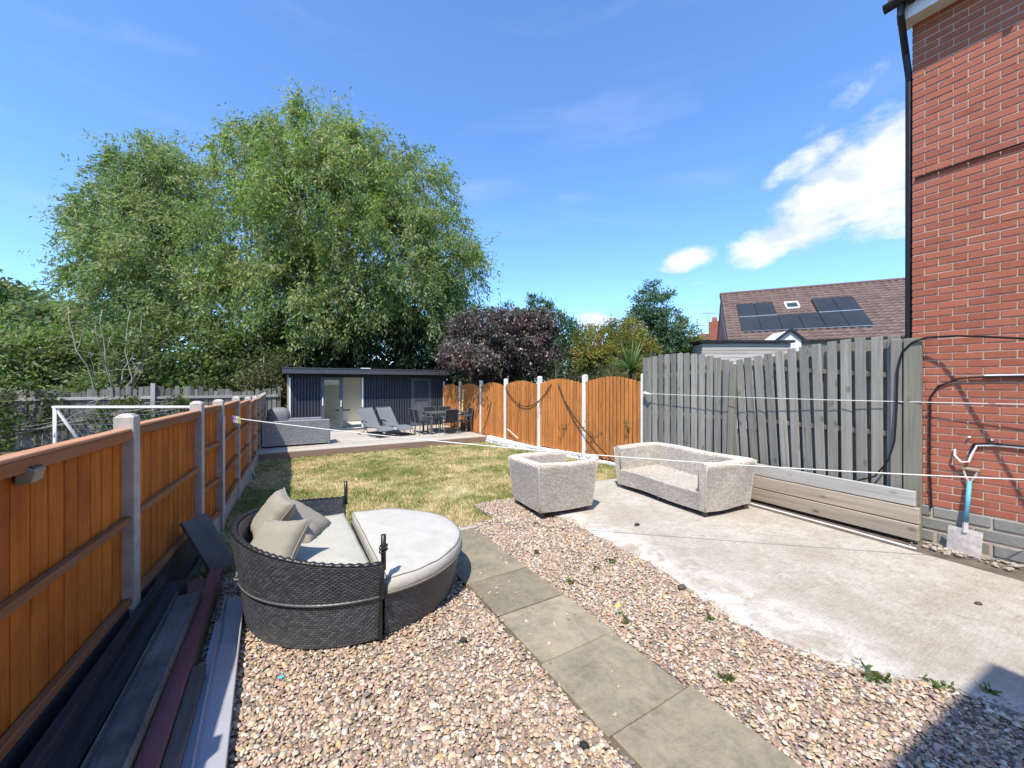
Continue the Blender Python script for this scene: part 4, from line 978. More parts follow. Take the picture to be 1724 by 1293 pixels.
dt = thing('rattan_chair', 'grey rattan corner seat beside the fence behind the deck sofa', 'seat', (-.02, 14.2, DZ))
def cs(u, v): return Vector((-.02, .6 - 1.2 * u, .05 + .62 * v))
def cb_(u, v): return Vector((-.3, -.6 + 1.2 * u, .05 + .8 * v))
weave_obj('back', [(cb_, 26, 34)], 'rattan_grey', GREY_R, dt, .006, 2)
MB().box((.05, 0, .22), (.66, 1.2, .38)).build('base', 'sling', dt, local=True, bev=.02)
tp = thing('rounded_chairback', 'grey rounded barbecue standing left of the garden room', 'chairback', (.05, 16.3, DZ))  # grey chair back, modelled as a hooded stand
m = MB(); 
for j, (k, z) in enumerate(((1, .52), (1.02, .68), (.95, .82), (.75, .92), (.45, .97))):
    for i in range(20):
        a = i / 20 * 2 * math.pi; m.v.append((.36 * k * math.copysign(abs(math.cos(a)) ** .6, math.cos(a)), .28 * k * math.copysign(abs(math.sin(a)) ** .6, math.sin(a)), z))
for j in range(4):
    for i in range(20): m.f.append((j * 20 + i, j * 20 + (i + 1) % 20, (j + 1) * 20 + (i + 1) % 20, (j + 1) * 20 + i))
m.f.append(tuple(range(80, 100)))
m.build('hood', 'tarp', tp, local=True, smooth=True); MB().box((0, 0, .52), (.8, .5, .05)).build('shelf', 'tarp', tp, local=True, bev=.01)
for sx in (-.3, .3):
    for sy in (-.2, .2): MB().box((sx, sy, .25), (.04, .04, .5)).build('leg', 'frame_black', tp, local=True)

def lounger(label, loc, rz):
    t = thing('sun_lounger', label, 'sun lounger', loc, rz, 'recliners on the deck')
    prof = [(-.80, .22), (-.72, .29), (-.55, .325), (-.30, .33), (-.05, .30), (.12, .285), (.22, .33), (.40, .52), (.62, .78), (.74, .925), (.77, .94)]
    w = .29; m = MB(); n = len(prof)
    for th_ in (0, -.012):
        for y, z in prof:
            for k in range(5): x = (k / 4 * 2 - 1) * (w - .015); m.v.append((x, y, z + th_ - .018 * (1 - (x / w) ** 2)))
    for s in range(2):
        for i in range(n - 1):
            for k in range(4): a = s * n * 5 + i * 5 + k; q = (a, a + 1, a + 6, a + 5); m.f.append(q if s == 0 else q[::-1])
    m.build('sling', 'sling', t, local=True, smooth=True)
    for s in (-1, 1): MB().tube([(s * w, y, z) for y, z in prof], .013, 7).build('side_rail', 'frame_grey', t, local=True, smooth=True)
    MB().tube([(-w, .77, .94), (w, .77, .94)], .013, 7).build('head_bar', 'frame_grey', t, local=True)
    MB().tube([(-w, -.72, .28), (-w - .01, -.95, .02), (w + .01, -.95, .02), (w, -.72, .28)], .012, 7).build('front_leg', 'frame_black', t, local=True)
    MB().tube([(-w + .02, -.62, .02), (w - .02, -.62, .02)], .014, 7).build('floor_bar', 'frame_black', t, local=True)
    for s in (-1, 1):
        MB().tube([(s * (w + .015), -.95, .02), (s * (w + .015), -.3, .02), (s * (w + .015), .15, .30)], .012, 7).build('side_leg', 'frame_black', t, local=True)
        MB().tube([(s * (w + .03), -.1, .30), (s * (w + .03), .42, .02), (s * (w + .03), .62, .02)], .012, 7).build('rear_leg', 'frame_black', t, local=True)
        MB().tube([(s * (w + .03), .35, .46), (s * (w + .045), .12, .52), (s * (w + .045), -.12, .47)], .016, 7).build('armrest', 'frame_black', t, local=True)
    MB().tube([(-w - .03, .62, .02), (w + .03, .62, .02)], .012, 7).build('floor_bar', 'frame_black', t, local=True)
    return t
lounger('grey mesh reclining lounger nearest the open door', (2.98, 14.45, DZ), R(16))
lounger('grey mesh reclining lounger nearer the dining table', (3.66, 14.5, DZ), R(16))

tb = thing('dining_table', 'dark rectangular metal dining table on the right of the deck', 'table', (5.42, 13.95, DZ))
MB().box((0, 0, .755), (1.45, .92, .035)).build('top', 'frame_grey', tb, local=True, bev=.006)
for sx in (-.69, .69):
    for sy in (-.42, .42): MB().box((sx, sy, .37), (.06, .06, .738)).build('leg', 'frame_grey', tb, local=True, bev=.004)
par = MB().tube([(5.42, 13.95, DZ + .75), (5.42, 13.95, DZ + 1.42)], .02, 8)
def dchair(label, loc, rz):
    t = thing('dining_chair', label, 'chair', loc, rz, 'chairs round the dining table')
    MB().box((0, 0, .43), (.48, .46, .025)).build('seat', 'sling_dark', t, local=True, bev=.006)
    MB().add([(-.23, -.22, .46), (.23, -.22, .46), (.23, -.30, .88), (-.23, -.30, .88), (-.23, -.235, .46), (.23, -.235, .46), (.23, -.315, .88), (-.23, -.315, .88)], [(0, 1, 2, 3), (7, 6, 5, 4), (0, 4, 5, 1), (2, 6, 7, 3), (1, 5, 6, 2), (0, 3, 7, 4)]).build('backrest', 'sling_dark', t, local=True)
    for s in (-1, 1):
        MB().tube([(s * .26, .24, 0.0), (s * .26, .23, .64)], .015, 7).build('leg', 'frame_grey', t, local=True)
        MB().tube([(s * .26, -.25, 0.0), (s * .26, -.22, .43), (s * .25, -.31, .90)], .015, 7).build('leg', 'frame_grey', t, local=True)
        MB().tube([(s * .26, .25, .64), (s * .265, -.26, .645)], .019, 7).build('armrest', 'frame_grey', t, local=True)
    MB().tube([(-.25, -.31, .90), (.25, -.31, .90)], .015, 7).build('back_bar', 'frame_grey', t, local=True)
    return t
dchair('dark metal dining chair at the table head, nearer the lawn', (4.55, 13.75, DZ), R(-90))
dchair('dark metal dining chair at the table head, nearer the garden room', (4.55, 14.35, DZ), R(-90))
dchair('dark dining chair with its back to the lawn at the long side', (5.35, 13.40, DZ), R(4))
dchair('dark dining chair with its back to the garden room, left one', (5.20, 14.75, DZ), R(180))
dchair('dark dining chair with its back to the garden room, right one', (5.82, 14.75, DZ), R(176))
dchair('dark dining chair at the fence end of the table', (6.02, 13.62, DZ), R(84))

# ------------------------------------------------------------------ goal frame beyond the left fence
gl = thing('football_goal', 'white tubular football goal with net behind the left fence', 'goal', (-2.1, 9.7, -.2))
g0 = Vector((-3.5, 10.5, 1.31)); g1 = Vector((-.85, 8.95, 1.31)); bk = Vector((-.52, .86, 0)) * .2
nrm_ = Vector((.505, .863, 0))
for p in (g0, g1): MB().tube([p, p + Vector((0, 0, -1.55))], .025, 10).build('upright', 'white_paint', gl, smooth=True)
MB().tube([g0 + Vector((-.03, .017, 0)), g1], .026, 10).build('crossbar', 'white_paint', gl, smooth=True)
for p in (g0, g1): MB().tube([p, p + nrm_ * .9 + Vector((0, 0, -1.5))], .024, 8).build('stay', 'white_paint', gl, smooth=True)
MB().tube([g0 + nrm_ * .9 + Vector((0, 0, -1.5)), g1 + nrm_ * .9 + Vector((0, 0, -1.5))], .024, 8).build('ground_bar', 'white_paint', gl)
nt_ = MB()
for k in range(23):
    a = g0.lerp(g1, k / 22); nt_.tube([a, a + nrm_ * .9 + Vector((0, 0, -1.5))], .004, 3)
for k in range(1, 14):
    t = k / 14; q = nrm_ * .9 * t + Vector((0, 0, -1.5 * t)); nt_.tube([g0 + q, g0.lerp(g1, .5) + q - Vector((0, 0, .03)), g1 + q], .004, 3)
nt_.build('net', 'net', gl)

# ------------------------------------------------------------------ far fence behind the neighbouring plot
ff = thing('boundary_fence', 'old grey vertical board fence below the trees at the back left', 'fence', (-6, 18, -.3))
x = -14.0; k = 0
while x < .1:
    w = rng.uniform(.11, .16); h = 1.80 + .06 * math.sin(x * 1.3) + rng.normal(0, .04); yy = 18.2
    piece('board', (.13, .02, round(h, 1)), 'far_fence', ff, (x, yy, -.25 + h / 2), (rng.normal(0, .02), rng.normal(0, .025), 0), 0); x += w
for a in (-13.5, -9.5, -5.5, -1.8): piece('rail', (3.7, .05, .09), 'far_rail', ff, (a, 18.16, 1.22 + rng.normal(0, .03)), (0, rng.normal(0, .006), 0))
for a in (-11.4, -7.4, -3.7): piece('post', (.12, .1, 2.0), 'far_rail', ff, (a, 18.13, .75), (0, rng.normal(0, .02), 0))

# ------------------------------------------------------------------ bungalow with solar panels
BR = Vector((25.24, 15.18, 7.6)); BD = Vector((.57, -.82, 0)).normalized(); BN = Vector((-.82, -.57, 0)).normalized()
bg_ = thing('bungalow', 'bungalow with brown tiled roof carrying dark solar panels beyond the grey fence', 'house', (25, 13, 0))
def onroof(t, s, h=0):    # t along the ridge, s metres down the slope
    k = math.cos(R(35)); return BR + BD * t + BN * (s * k) + Vector((0, 0, -s * math.sin(R(35)))) + (BN * math.sin(R(35)) + Vector((0, 0, k))) * h
LEN, SLP = 15.0, 6.4
m = MB(); 
a, b, c, d = onroof(0, 0, -.05), onroof(LEN, 0, -.05), onroof(LEN, SLP, -.05), onroof(0, SLP, -.05)
r1 = BR + BD * 0 - BN * 5.2 + Vector((0, 0, -3.7)); r2 = r1 + BD * LEN
m.add([a, b, c, d, r1, r2], [(0, 1, 2, 3), (1, 0, 4, 5)]); m.build('roof', 'far_roof', bg_)
V = []; F = []; C = []
gauge = .32; tw = .33; nr = int(SLP / gauge)
for r in range(nr):
    for q in range(int(LEN / tw)):
        o = len(V); col = np.array((.155, .108, .093)) * rng.uniform(.82, 1.15) * rng.normal(1, .02, 3)
        for s_, hh in ((r * gauge, .0), (r * gauge + gauge + .05, .075)):
            for i in range(7):
                u = i / 6; hw = .022 * math.sin(u * 2 * math.pi) ; V.append(onroof(q * tw + u * tw, s_, hh + hw + .03)); C.append(col)
        for i in range(7): V.append(onroof(q * tw + i / 6 * tw, r * gauge + gauge + .05, -.02)); C.append(col * .6)
        for i in range(6):
            F.append((o + i, o + i + 1, o + 7 + i + 1, o + 7 + i)); F.append((o + 7 + i, o + 7 + i + 1, o + 14 + i + 1, o + 14 + i))
off = world_off(bg_)
o = link('roof_tiles', np_mesh('roof_tiles', np.array([tuple(v - off) for v in V]), np.array(F), 'roof_tile', False, np.array(C)), bg_); o['kind'] = 'stuff'
MB().tube([onroof(-.05, 0, .06), onroof(LEN, 0, .06)], .10, 8).build('ridge', 'ridge_tile', bg_)
w_ = MB(); base = [BR + BN * 5.0, BR + BN * 5.0 + BD * LEN, BR - BN * 5.0 + BD * LEN, BR - BN * 5.0]
w_.prism([(p.x, p.y) for p in base], -1, 3.95); w_.build('wall', 'render_white', bg_)
gb = MB().add([BR + BN * 5.0 + BD * .05 - Vector((0, 0, 3.7)), BR - BN * 5.0 + BD * .05 - Vector((0, 0, 3.7)), BR + BD * .05 - Vector((0, 0, .15))], [(0, 1, 2)]); gb.build('gable', 'terracotta', bg_)
MB().bar(onroof(-.04, 0, .02), onroof(-.04, SLP, .02), .06, .16).build('bargeboard', 'frame_black', bg_)
MB().bar(onroof(-.04, SLP + .05, -.1), onroof(LEN, SLP + .05, -.1), .12, .12).build('gutter', 'frame_black', bg_)
def solar(t0, s0):
    m = MB(); e = []
    for t, s in ((t0, s0), (t0 + .915, s0), (t0 + .915, s0 + 1.70), (t0, s0 + 1.70)): e.append((t, s))
    vs = [onroof(t, s, .13) for t, s in e] + [onroof(t, s, .17) for t, s in e]
    m.add(vs, [(0, 1, 2, 3), (7, 6, 5, 4)] + [(i, (i + 1) % 4, 4 + (i + 1) % 4, 4 + i) for i in range(4)])
    m.build('solar_panel', 'solar_cell', bg_)
for t in (.75, 1.69): solar(t, 1.95)
for k in range(6): solar(.75 + .94 * k, 3.72)
for t in (4.51, 5.45): solar(t, 1.95)
for t in (.75, 4.51): MB().bar(onroof(t, 3.685, .165), onroof(t + 1.86, 3.685, .165), .05, .03).build('rail', 'aluminium', bg_)
MB().bar(onroof(.75, 5.45, .15), onroof(6.37, 5.45, .15), .04, .03).build('rail', 'aluminium', bg_)
sk = MB(); A_, B_, C_, D_ = 3.2, 3.8, 2.1, 2.85
for p, q in (((A_, C_), (A_, D_)), ((B_, C_), (B_, D_)), ((A_, C_), (B_, C_)), ((A_, D_), (B_, D_))): sk.bar(onroof(*p, .12), onroof(*q, .12), .08, .10)
sk = sk.build('roof_window', 'fascia_white', bg_)
MB().bar(onroof(3.5, 2.13, .1), onroof(3.5, 2.82, .1), .53, .03, BN + Vector((0, 0, 1.4))).build('pane', 'lamp_panel', sk)
po = thing('porch', 'small white gabled porch peeping over the grey fence', 'porch', (18.6, 8.6, 0))
pb = Vector((18.55, 8.15, 3.55)); pu = Vector((.86, -.51, 0))
MB().add([pb - pu * .55, pb + pu * .55, pb + Vector((0, 0, .42)), pb - pu * .55 + Vector((.5, .9, 0)), pb + pu * .55 + Vector((.5, .9, 0)), pb + Vector((.5, .9, .42))], [(0, 1, 2), (5, 4, 3), (0, 3, 4, 1), (1, 4, 5, 2), (2, 5, 3, 0)]).build('gable', 'render_white', po)
for s in (-1, 1): MB().bar(pb + pu * s * .75 - Vector((.03, .05, .1)), pb + Vector((-.03, -.05, .47)), .10, .08).build('bargeboard', 'frame_black', po)
MB().prism([(pb.x - .5, pb.y + .25), (pb.x + .42, pb.y - .25), (pb.x + .9, pb.y + .6), (pb.x, pb.y + 1.1)], 0, pb.z).build('wall', 'render_white', po)
# neighbour's boarded shed with flat felt roof
ns = thing('boarded_shed', 'pale weathered boarded shed with dark flat roof behind the grey fence', 'shed', (15.4, 8.3, 0))
s0 = Vector((14.0, 9.15, 0)); s1 = Vector((16.9, 7.40, 0)); sd = (s1 - s0).normalized(); sn = Vector((sd.y, -sd.x, 0)); sn = sn if sn.dot(Vector((-1, -.5, 0))) > 0 else -sn
srz = math.atan2(sd.y, sd.x); sc_ = (s0 + s1) / 2
for k in range(12): piece('board', (round((s1 - s0).length, 2), .03, .13), 'shed_board', ns, (sc_.x, sc_.y, 3.22 - k * .14), (rng.normal(0, .02), 0, srz), .006)
MB().prism([(p.x, p.y) for p in (s0 - sn * .03, s1 - sn * .03, s1 - sn * 2.2, s0 - sn * 2.2)], 0, 3.27).build('wall', 'shed_board', ns)
MB().prism([(p.x, p.y) for p in (s0 + sn * .12 - sd * .12, s1 + sn * .12 + sd * .1, s1 - sn * 2.4 + sd * .1, s0 - sn * 2.4 - sd * .12)], 3.30, 3.40).build('roof', 'frame_black', ns)
# far house with chimney
fh = thing('far_house', 'distant red roofed house with brick chimney and aerial', 'house', (39, 23, 0))
MB().add([(36.2, 24.8, 5.6), (41, 21.6, 5.6), (43, 26, 5.6), (38.5, 28, 5.6), (38.4, 25.2, 7.0), (41.8, 23.6, 7.0)], [(0, 1, 5, 4), (1, 2, 5), (2, 3, 4, 5), (3, 0, 4)]).build('roof', 'far_roof', fh)
MB().prism([(36.5, 24.9), (40.8, 21.9), (42.8, 25.8), (38.7, 27.6)], 0, 5.6).build('wall', 'terracotta', fh)
chm = MB().b2((38.3, 23.5, 5), (39.1, 24.3, 8.1)).build('chimney', 'terracotta', fh)
for k in (0, 1): MB().tube([(38.5 + k * .4, 23.9, 8.1), (38.5 + k * .4, 23.9, 8.55)], [.15, .12], 8).build('chimney_pot', 'terracotta', chm)
ae = MB().tube([(38.0, 24.2, 7), (38.0, 24.2, 9.0)], .03, 5); ae.tube([(37.4, 24.5, 8.95), (38.7, 23.8, 8.95)], .025, 5)
for k in range(5): ae.tube([(37.5 + k * .28, 24.45 - k * .15 - .25, 8.95), (37.5 + k * .28, 24.45 - k * .15 + .25, 8.95)], .015, 4)
ae.build('aerial', 'aluminium', fh)

# ------------------------------------------------------------------ trees and shrubs
def leaves(centres, radii, per, size, aspect, palette, droop=.5, flat=.7, outward=None, seed=1, spread=.5, spray=False):
    r = np.random.default_rng(seed); n = len(centres); N = n * per
    cen = np.repeat(centres, per, 0); rad = np.repeat(radii, per)[:, None]
    P = r.normal(0, .48, (N, 3)) * rad; P[:, 2] *= flat
    if spray:   # leaves strung along drooping sprays
        sd_ = outward * .8 + r.normal(0, .45, (n, 3)); sd_[:, 2] -= droop * r.uniform(.2, 1.3, n); sd_ /= np.linalg.norm(sd_, axis=1, keepdims=True)
        t_ = r.uniform(-1.0, 1.0, (N, 1)); nsub = 5
        sub = r.normal(0, .42, (n, nsub, 3)); pick = r.integers(0, nsub, N); so_ = sub[np.repeat(np.arange(n), per), pick]
        P = np.repeat(sd_, per, 0) * t_ * rad * 1.05 + so_ * rad * (.55 + .45 * np.abs(t_)) + r.normal(0, .10, (N, 3)) * rad
        P[:, 2] -= (t_[:, 0] + 1) ** 2 * rad[:, 0] * .16 * droop
    P += cen
    D = r.normal(0, 1, (N, 3)); D /= np.linalg.norm(D, axis=1, keepdims=True)
    if outward is not None: D = D * (1 - spread) + np.repeat(outward, per, 0) * spread
    D[:, 2] -= droop * r.uniform(.3, 1.2, N); D /= np.linalg.norm(D, axis=1, keepdims=True)
    X = r.normal(0, 1, (N, 3)); W = np.cross(D, X); W /= np.linalg.norm(W, axis=1, keepdims=True) + 1e-9
    ln = (size * r.uniform(.6, 1.4, N))[:, None]; wd = ln * aspect
    V = np.stack([P, P + D * ln * .5 + W * wd * .5, P + D * ln, P + D * ln * .5 - W * wd * .5], 1).reshape(-1, 3)
    F = np.arange(4 * N).reshape(-1, 4)
    pal = np.array(palette); cc = pal[r.integers(0, len(pal), n)] * r.uniform(.78, 1.22, (n, 1))
    C = np.repeat(cc, per, 0) * r.uniform(.7, 1.3, (N, 1)) * r.normal(1, .06, (N, 3))
    C += (r.uniform(size=(N, 1)) < .05) * np.array((.05, .06, .02))
    return V, F, np.clip(np.repeat(C, 4, 0), .005, .9)
def crown(lobes, dens, seed, shell=.45, crad=(.35, .75), squash=1.0):
    r = np.random.default_rng(seed); cs = []; ow = []
    for (x, y, z, rr, rz) in lobes:
        k = max(4, int(dens * rr * rr)); d = r.normal(0, 1, (k, 3)); d /= np.linalg.norm(d, axis=1, keepdims=True)
        f = (shell + (1.02 - shell) * r.uniform(0, 1, k) ** .6)[:, None]
        cs.append(np.array((x, y, z)) + d * f * np.array((rr, rr * squash, rz))); ow.append(d)
    cs = np.concatenate(cs); ow = np.concatenate(ow); rad = r.uniform(*crad, len(cs)); return cs, ow, rad
def limb(m, a, b, r0, r1, wob=.25, n=7):
    a = Vector(a); b = Vector(b); L_ = (b - a).length; pts = []
    for i in range(n + 1):
        t = i / n; p = a.lerp(b, t)
        if 0 < i < n: p += Vector((rng.normal(0, wob), rng.normal(0, wob), rng.normal(0, wob * .4))) * L_ * .06
        pts.append(p)
    m.tube(pts, [r0 + (r1 - r0) * i / n for i in range(n + 1)], 7); return pts
def tree(name, label, cat, base, lobes, dens, per, size, aspect, pal, mat='leaf', droop=.5, trunk_r=.25, bark='bark', stems=1, seed=1, crad=(.35, .75), shell=.45, spread=.4, zmin=.2, flat=.7, group=None, squash=1.0, spray=False):
    t = thing(name, label, cat, base, group=group); off = np.array(base)
    cs, ow, rad = crown(lobes, dens, seed, shell, crad, squash)
    k = cs[:, 2] > zmin; cs, ow, rad = cs[k], ow[k], rad[k]
    V, F, C = leaves(cs, rad, per, size, aspect, pal, droop, flat, ow, seed + 5, spread, spray)
    link('crown', np_mesh('crown', V - off, F, mat, False, C), t)
    m = MB()
    L = sorted(lobes, key=lambda l: l[2])
    for s in range(stems):
        b = Vector(base) + Vector((rng.normal(0, .35) * (stems > 1) * trunk_r * 3, rng.normal(0, .35) * (stems > 1) * trunk_r * 3, -.1)); tgt = L[-1 - s % len(L)]
        pts = limb(m, b, (tgt[0], tgt[1], tgt[2]), trunk_r, trunk_r * .12, .5, 10)
        for l in L[s::stems]:
            p = pts[min(8, max(1, int(len(pts) * .25 + rng.uniform(0, 3))))]; q = limb(m, p, (l[0], l[1], l[2]), trunk_r * .45, .03, .5, 7)
            for e in range(9):
                d = Vector(rng.normal(0, 1, 3)).normalized() * l[3] * 1.0; limb(m, q[rng.integers(3, 7)], Vector((l[0], l[1], l[2])) + d, .06 * min(1, trunk_r * 4), .014, .6, 4)
    m.build('trunk', bark, t, smooth=True)
    return t
WIL = [(.24, .305, .115), (.28, .335, .14), (.17, .24, .085), (.33, .36, .17), (.25, .33, .105), (.20, .275, .10)]
willow = [(1.5, 23.6, 13.6, 2.9, 2.8), (-0.7, 24.3, 12.6, 2.4, 2.3), (4.0, 22.7, 13.1, 2.7, 2.6), (6.1, 20.8, 11.8, 2.4, 2.4), (2.0, 21.5, 10.2, 3.5, 3.5), (7.5, 20.0, 8.9, 2.2, 2.2), (-0.9, 23.3, 9.0, 2.8, 2.8), (4.8, 20.5, 8.0, 3.2, 3.2), (1.4, 21.9, 6.0, 2.8, 2.8), (8.8, 19.6, 8.0, 1.3, 1.3), (3.4, 21.3, 5.8, 2.4, 2.4), (6.8, 20.4, 5.9, 2.2, 2.2), (-1.2, 23.4, 5.4, 2.2, 2.2), (8.2, 19.8, 5.6, 1.4, 1.4)]
left = [(-6.1, 29.4, 13.7, 1.9, 1.9), (-7.2, 31.1, 12.5, 1.7, 1.8), (-4.6, 27.9, 12.1, 2.2, 2.2), (-9.2, 32.9, 11.2, 1.3, 1.1), (-6.9, 28.8, 9.9, 2.4, 2.5), (-4.4, 26.6, 8.7, 2.6, 2.6), (-8.6, 32.1, 8.4, 1.4, 1.4), (-6.7, 28.5, 7.0, 2.5, 2.5), (-3.5, 25.4, 6.1, 2.1, 2.1), (-7.4, 29.5, 5.6, 1.4, 1.3)]
tree('willow_tree', 'huge billowing willow tree rising behind the garden room', 'tree', (3.0, 23.4, -.3), willow, 15, 152, .205, .27, WIL, droop=.75, trunk_r=.34, stems=3, seed=11, crad=(.45, 1.0), spread=.35, zmin=3.2, spray=True, shell=.62)
tree('willow_tree', 'second tall willow standing left of the largest one', 'tree', (-6.0, 28.8, -.3), left, 17, 150, .22, .27, [(.215, .29, .125), (.25, .31, .145), (.17, .245, .105), (.29, .33, .16)], droop=.5, trunk_r=.24, stems=3, seed=12, crad=(.45, 1.0), spread=.45, zmin=2.5, spray=True, shell=.6)
MID = [(.15, .21, .095), (.175, .235, .105), (.13, .19, .085), (.20, .25, .105)]
tree('tree', 'dark rounded tree at the far left edge', 'tree', (-15, 40, -.3), [(-16.0, 41.1, 6.9, 2.4, 2.2), (-13.4, 38.3, 5.1, 2.6, 2.0), (-17.8, 42.1, 7.7, 2.2, 2.2), (-11.6, 36.1, 5.0, 1.9, 1.9), (-19, 40, 5, 3, 3), (-14.5, 38, 3, 3, 2.4), (-18, 38, 2.6, 3, 2.2)], 12, 70, .34, .45, MID, trunk_r=.25, seed=13)
tree('shrub', 'mixed green shrub mass behind the far fence at the left edge', 'shrub', (-9.4, 25.5, -.3), [(-9.6, 25.6, 2.7, 1.7, 1.4), (-8.2, 25.8, 2.8, 1.6, 1.4), (-10.8, 24.8, 2.4, 1.6, 1.5), (-12, 24.6, 2.4, 1.7, 1.6), (-9.5, 25, 1.2, 2.2, 1.2), (-13.5, 25.6, 2.6, 2, 1.8)], 26, 75, .20, .42, [(.20, .26, .10), (.23, .275, .11), (.16, .22, .08)], trunk_r=.08, stems=3, seed=14)
tree('shrub', 'leafy shrub around pale bare stems, left of the willow', 'shrub', (-6.2, 24.6, -.3), [(-6.7, 25.0, 2.8, 1.5, 1.3), (-5.1, 24.0, 3.2, 1.6, 1.6), (-6.0, 24, 1.3, 1.8, 1.2)], 26, 70, .19, .42, [(.165, .215, .08), (.135, .185, .065)], trunk_r=.07, stems=4, seed=15)
tree('shrub', 'bushy green shrub between the far fence and the garden room', 'shrub', (-2.4, 22.6, -.3), [(-3.2, 22.9, 3.2, 1.7, 1.7), (-1.8, 22.1, 3.0, 1.5, 1.6), (-0.6, 21.9, 2.9, 1.3, 1.5), (-2, 22, 1.2, 1.8, 1.2), (-3.6, 22.9, 1.3, 1.5, 1.2), (-.4, 21.5, 1.2, 1.3, 1.2)], 26, 75, .19, .45, [(.12, .17, .055), (.175, .21, .07), (.09, .135, .045)], trunk_r=.08, stems=3, seed=16)
tree('shrub', 'yellowing shrub at the back corner left of the garden room', 'shrub', (-.3, 19.6, -.3), [(-.5, 19.4, 2.1, .8, .9), (-.1, 20.2, 1.6, .8, 1.2), (-.9, 19.9, 1.2, .8, 1.0)], 40, 70, .13, .4, [(.13, .12, .05), (.10, .10, .04), (.07, .085, .03)], trunk_r=.04, stems=3, seed=17)
DK = [(.032, .06, .026), (.044, .074, .032), (.026, .048, .022)]
tree('ivy_thicket', 'dark ivy clad thicket directly behind the garden room roof', 'thicket', (3.9, 22.3, -.3), [(0.6, 22.9, 3.4, 1.5, 1.8), (2.5, 22.4, 3.6, 1.8, 1.9), (4.6, 21.7, 3.9, 2.0, 2.2), (6.5, 21.2, 3.7, 1.8, 2.2), (8.0, 20.8, 4.3, 1.5, 2.1), (9.3, 20.4, 3.4, 1.5, 2.0), (9.6, 19.6, 1.9, 1.6, 1.4), (11, 19.4, 2.4, 1.5, 1.6), (8.0, 20.6, 1.8, 1.6, 1.5), (2.5, 22.6, 1.5, 2, 1.5), (5.5, 21.8, 1.5, 2, 1.5)], 20, 80, .20, .6, DK, trunk_r=.13, bark='bark_dark', stems=4, seed=18)
tree('purple_tree', 'purple leaved plum tree overhanging the corner of the deck fence', 'tree', (8.0, 14.2, -.3), [(7.2, 14.9, 3.8, 1.25, 1.0), (8.2, 13.7, 3.5, 1.4, 1.15), (6.7, 15.2, 3.0, .9, .8), (8.7, 12.8, 2.9, .9, .85), (7.6, 14.2, 2.5, 1.3, .6), (9.2, 13.4, 4.1, .8, .7), (6.05, 13.5, 2.75, .55, .35), (6.15, 12.4, 2.7, .5, .32), (6.0, 14.4, 2.9, .6, .4)], 60, 80, .12, .5, [(.085, .062, .058), (.11, .086, .078), (.065, .046, .045), (.13, .115, .095), (.14, .075, .07)], mat='leaf_purple', droop=.5, trunk_r=.12, bark='bark_dark', seed=19, crad=(.22, .5), zmin=1.95)
CON = [(.065, .125, .06), (.085, .15, .07), (.105, .17, .08)]
tree('conifer', 'dark green feathery conifer with pointed shoots behind the purple tree', 'tree', (11.6, 17.5, -.3), [(11.0, 19.1, 5.0, 1.2, 1.2), (12.0, 17.3, 5.5, .9, 1.1), (11.6, 17.5, 4.2, 1.7, 1.6), (12.4, 15.9, 4.2, 1.0, 1.1), (11.9, 15.2, 2.8, 1.1, 1.2), (11.3, 17, 2.2, 1.6, 1.6)], 40, 85, .17, .28, CON, droop=-.5, trunk_r=.15, bark='bark_dark', seed=20, crad=(.2, .5), spread=.5)
YEL = [(.26, .24, .05), (.20, .21, .05), (.31, .27, .06), (.15, .175, .045), (.28, .21, .065)]
tree('golden_hedge', 'clipped golden green hedge behind the orange panels', 'hedge', (10.8, 10.6, -.2), [(10.4, 11.2, 3.1, .85, .85), (11.3, 10.7, 3.4, .85, .85), (10.4, 10.6, 2.3, 1.1, .9), (11.4, 10.0, 2.6, .75, .9), (10.8, 10.5, 1.2, 1.2, 1)], 95, 75, .085, .5, YEL, trunk_r=.06, bark='bark_dark', seed=21, crad=(.15, .32), shell=.7, droop=.1)
tree('bay_tree', 'upright glossy blue-green tree tallest behind the golden hedge', 'tree', (13.2, 10.8, -.2), [(13.25, 10.75, 4.9, .75, .95), (12.9, 10.9, 4.0, .85, .9), (13.65, 10.4, 4.0, .8, .95), (13.2, 10.8, 3.0, 1.0, 1.0), (13.2, 10.8, 1.8, 1.0, 1.0)], 90, 75, .11, .42, [(.085, .16, .085), (.115, .19, .105), (.065, .125, .07), (.14, .22, .115)], mat='leaf_gloss', droop=-.1, trunk_r=.09, bark='bark_dark', seed=22, crad=(.15, .38), shell=.6)
tree('shrub', 'yellow-green loose bush right of the upright glossy tree', 'shrub', (14.6, 10.6, -.2), [(15.1, 10.8, 3.7, .75, .75), (14.2, 10.7, 3.1, .9, .75), (15.2, 10.2, 3.0, .7, .8), (14.7, 10.6, 1.8, 1.0, 1.0)], 90, 70, .10, .4, [(.19, .215, .045), (.15, .19, .045), (.23, .23, .06), (.11, .15, .04)], trunk_r=.05, bark='bark_dark', seed=23, crad=(.15, .36), shell=.6)
tree('shrub', 'low green climber rising behind the orange panels', 'shrub', (9.5, 11.6, -.2), [(9.3, 12.0, 2.2, .6, .6), (9.9, 11.2, 2.1, .6, .5), (8.9, 10.6, 1.8, .6, .4), (9.6, 10, 1.9, .7, .4)], 90, 60, .09, .4, [(.06, .09, .03), (.08, .075, .05), (.05, .08, .03)], trunk_r=.03, bark='bark_dark', stems=2, seed=24, crad=(.15, .3))
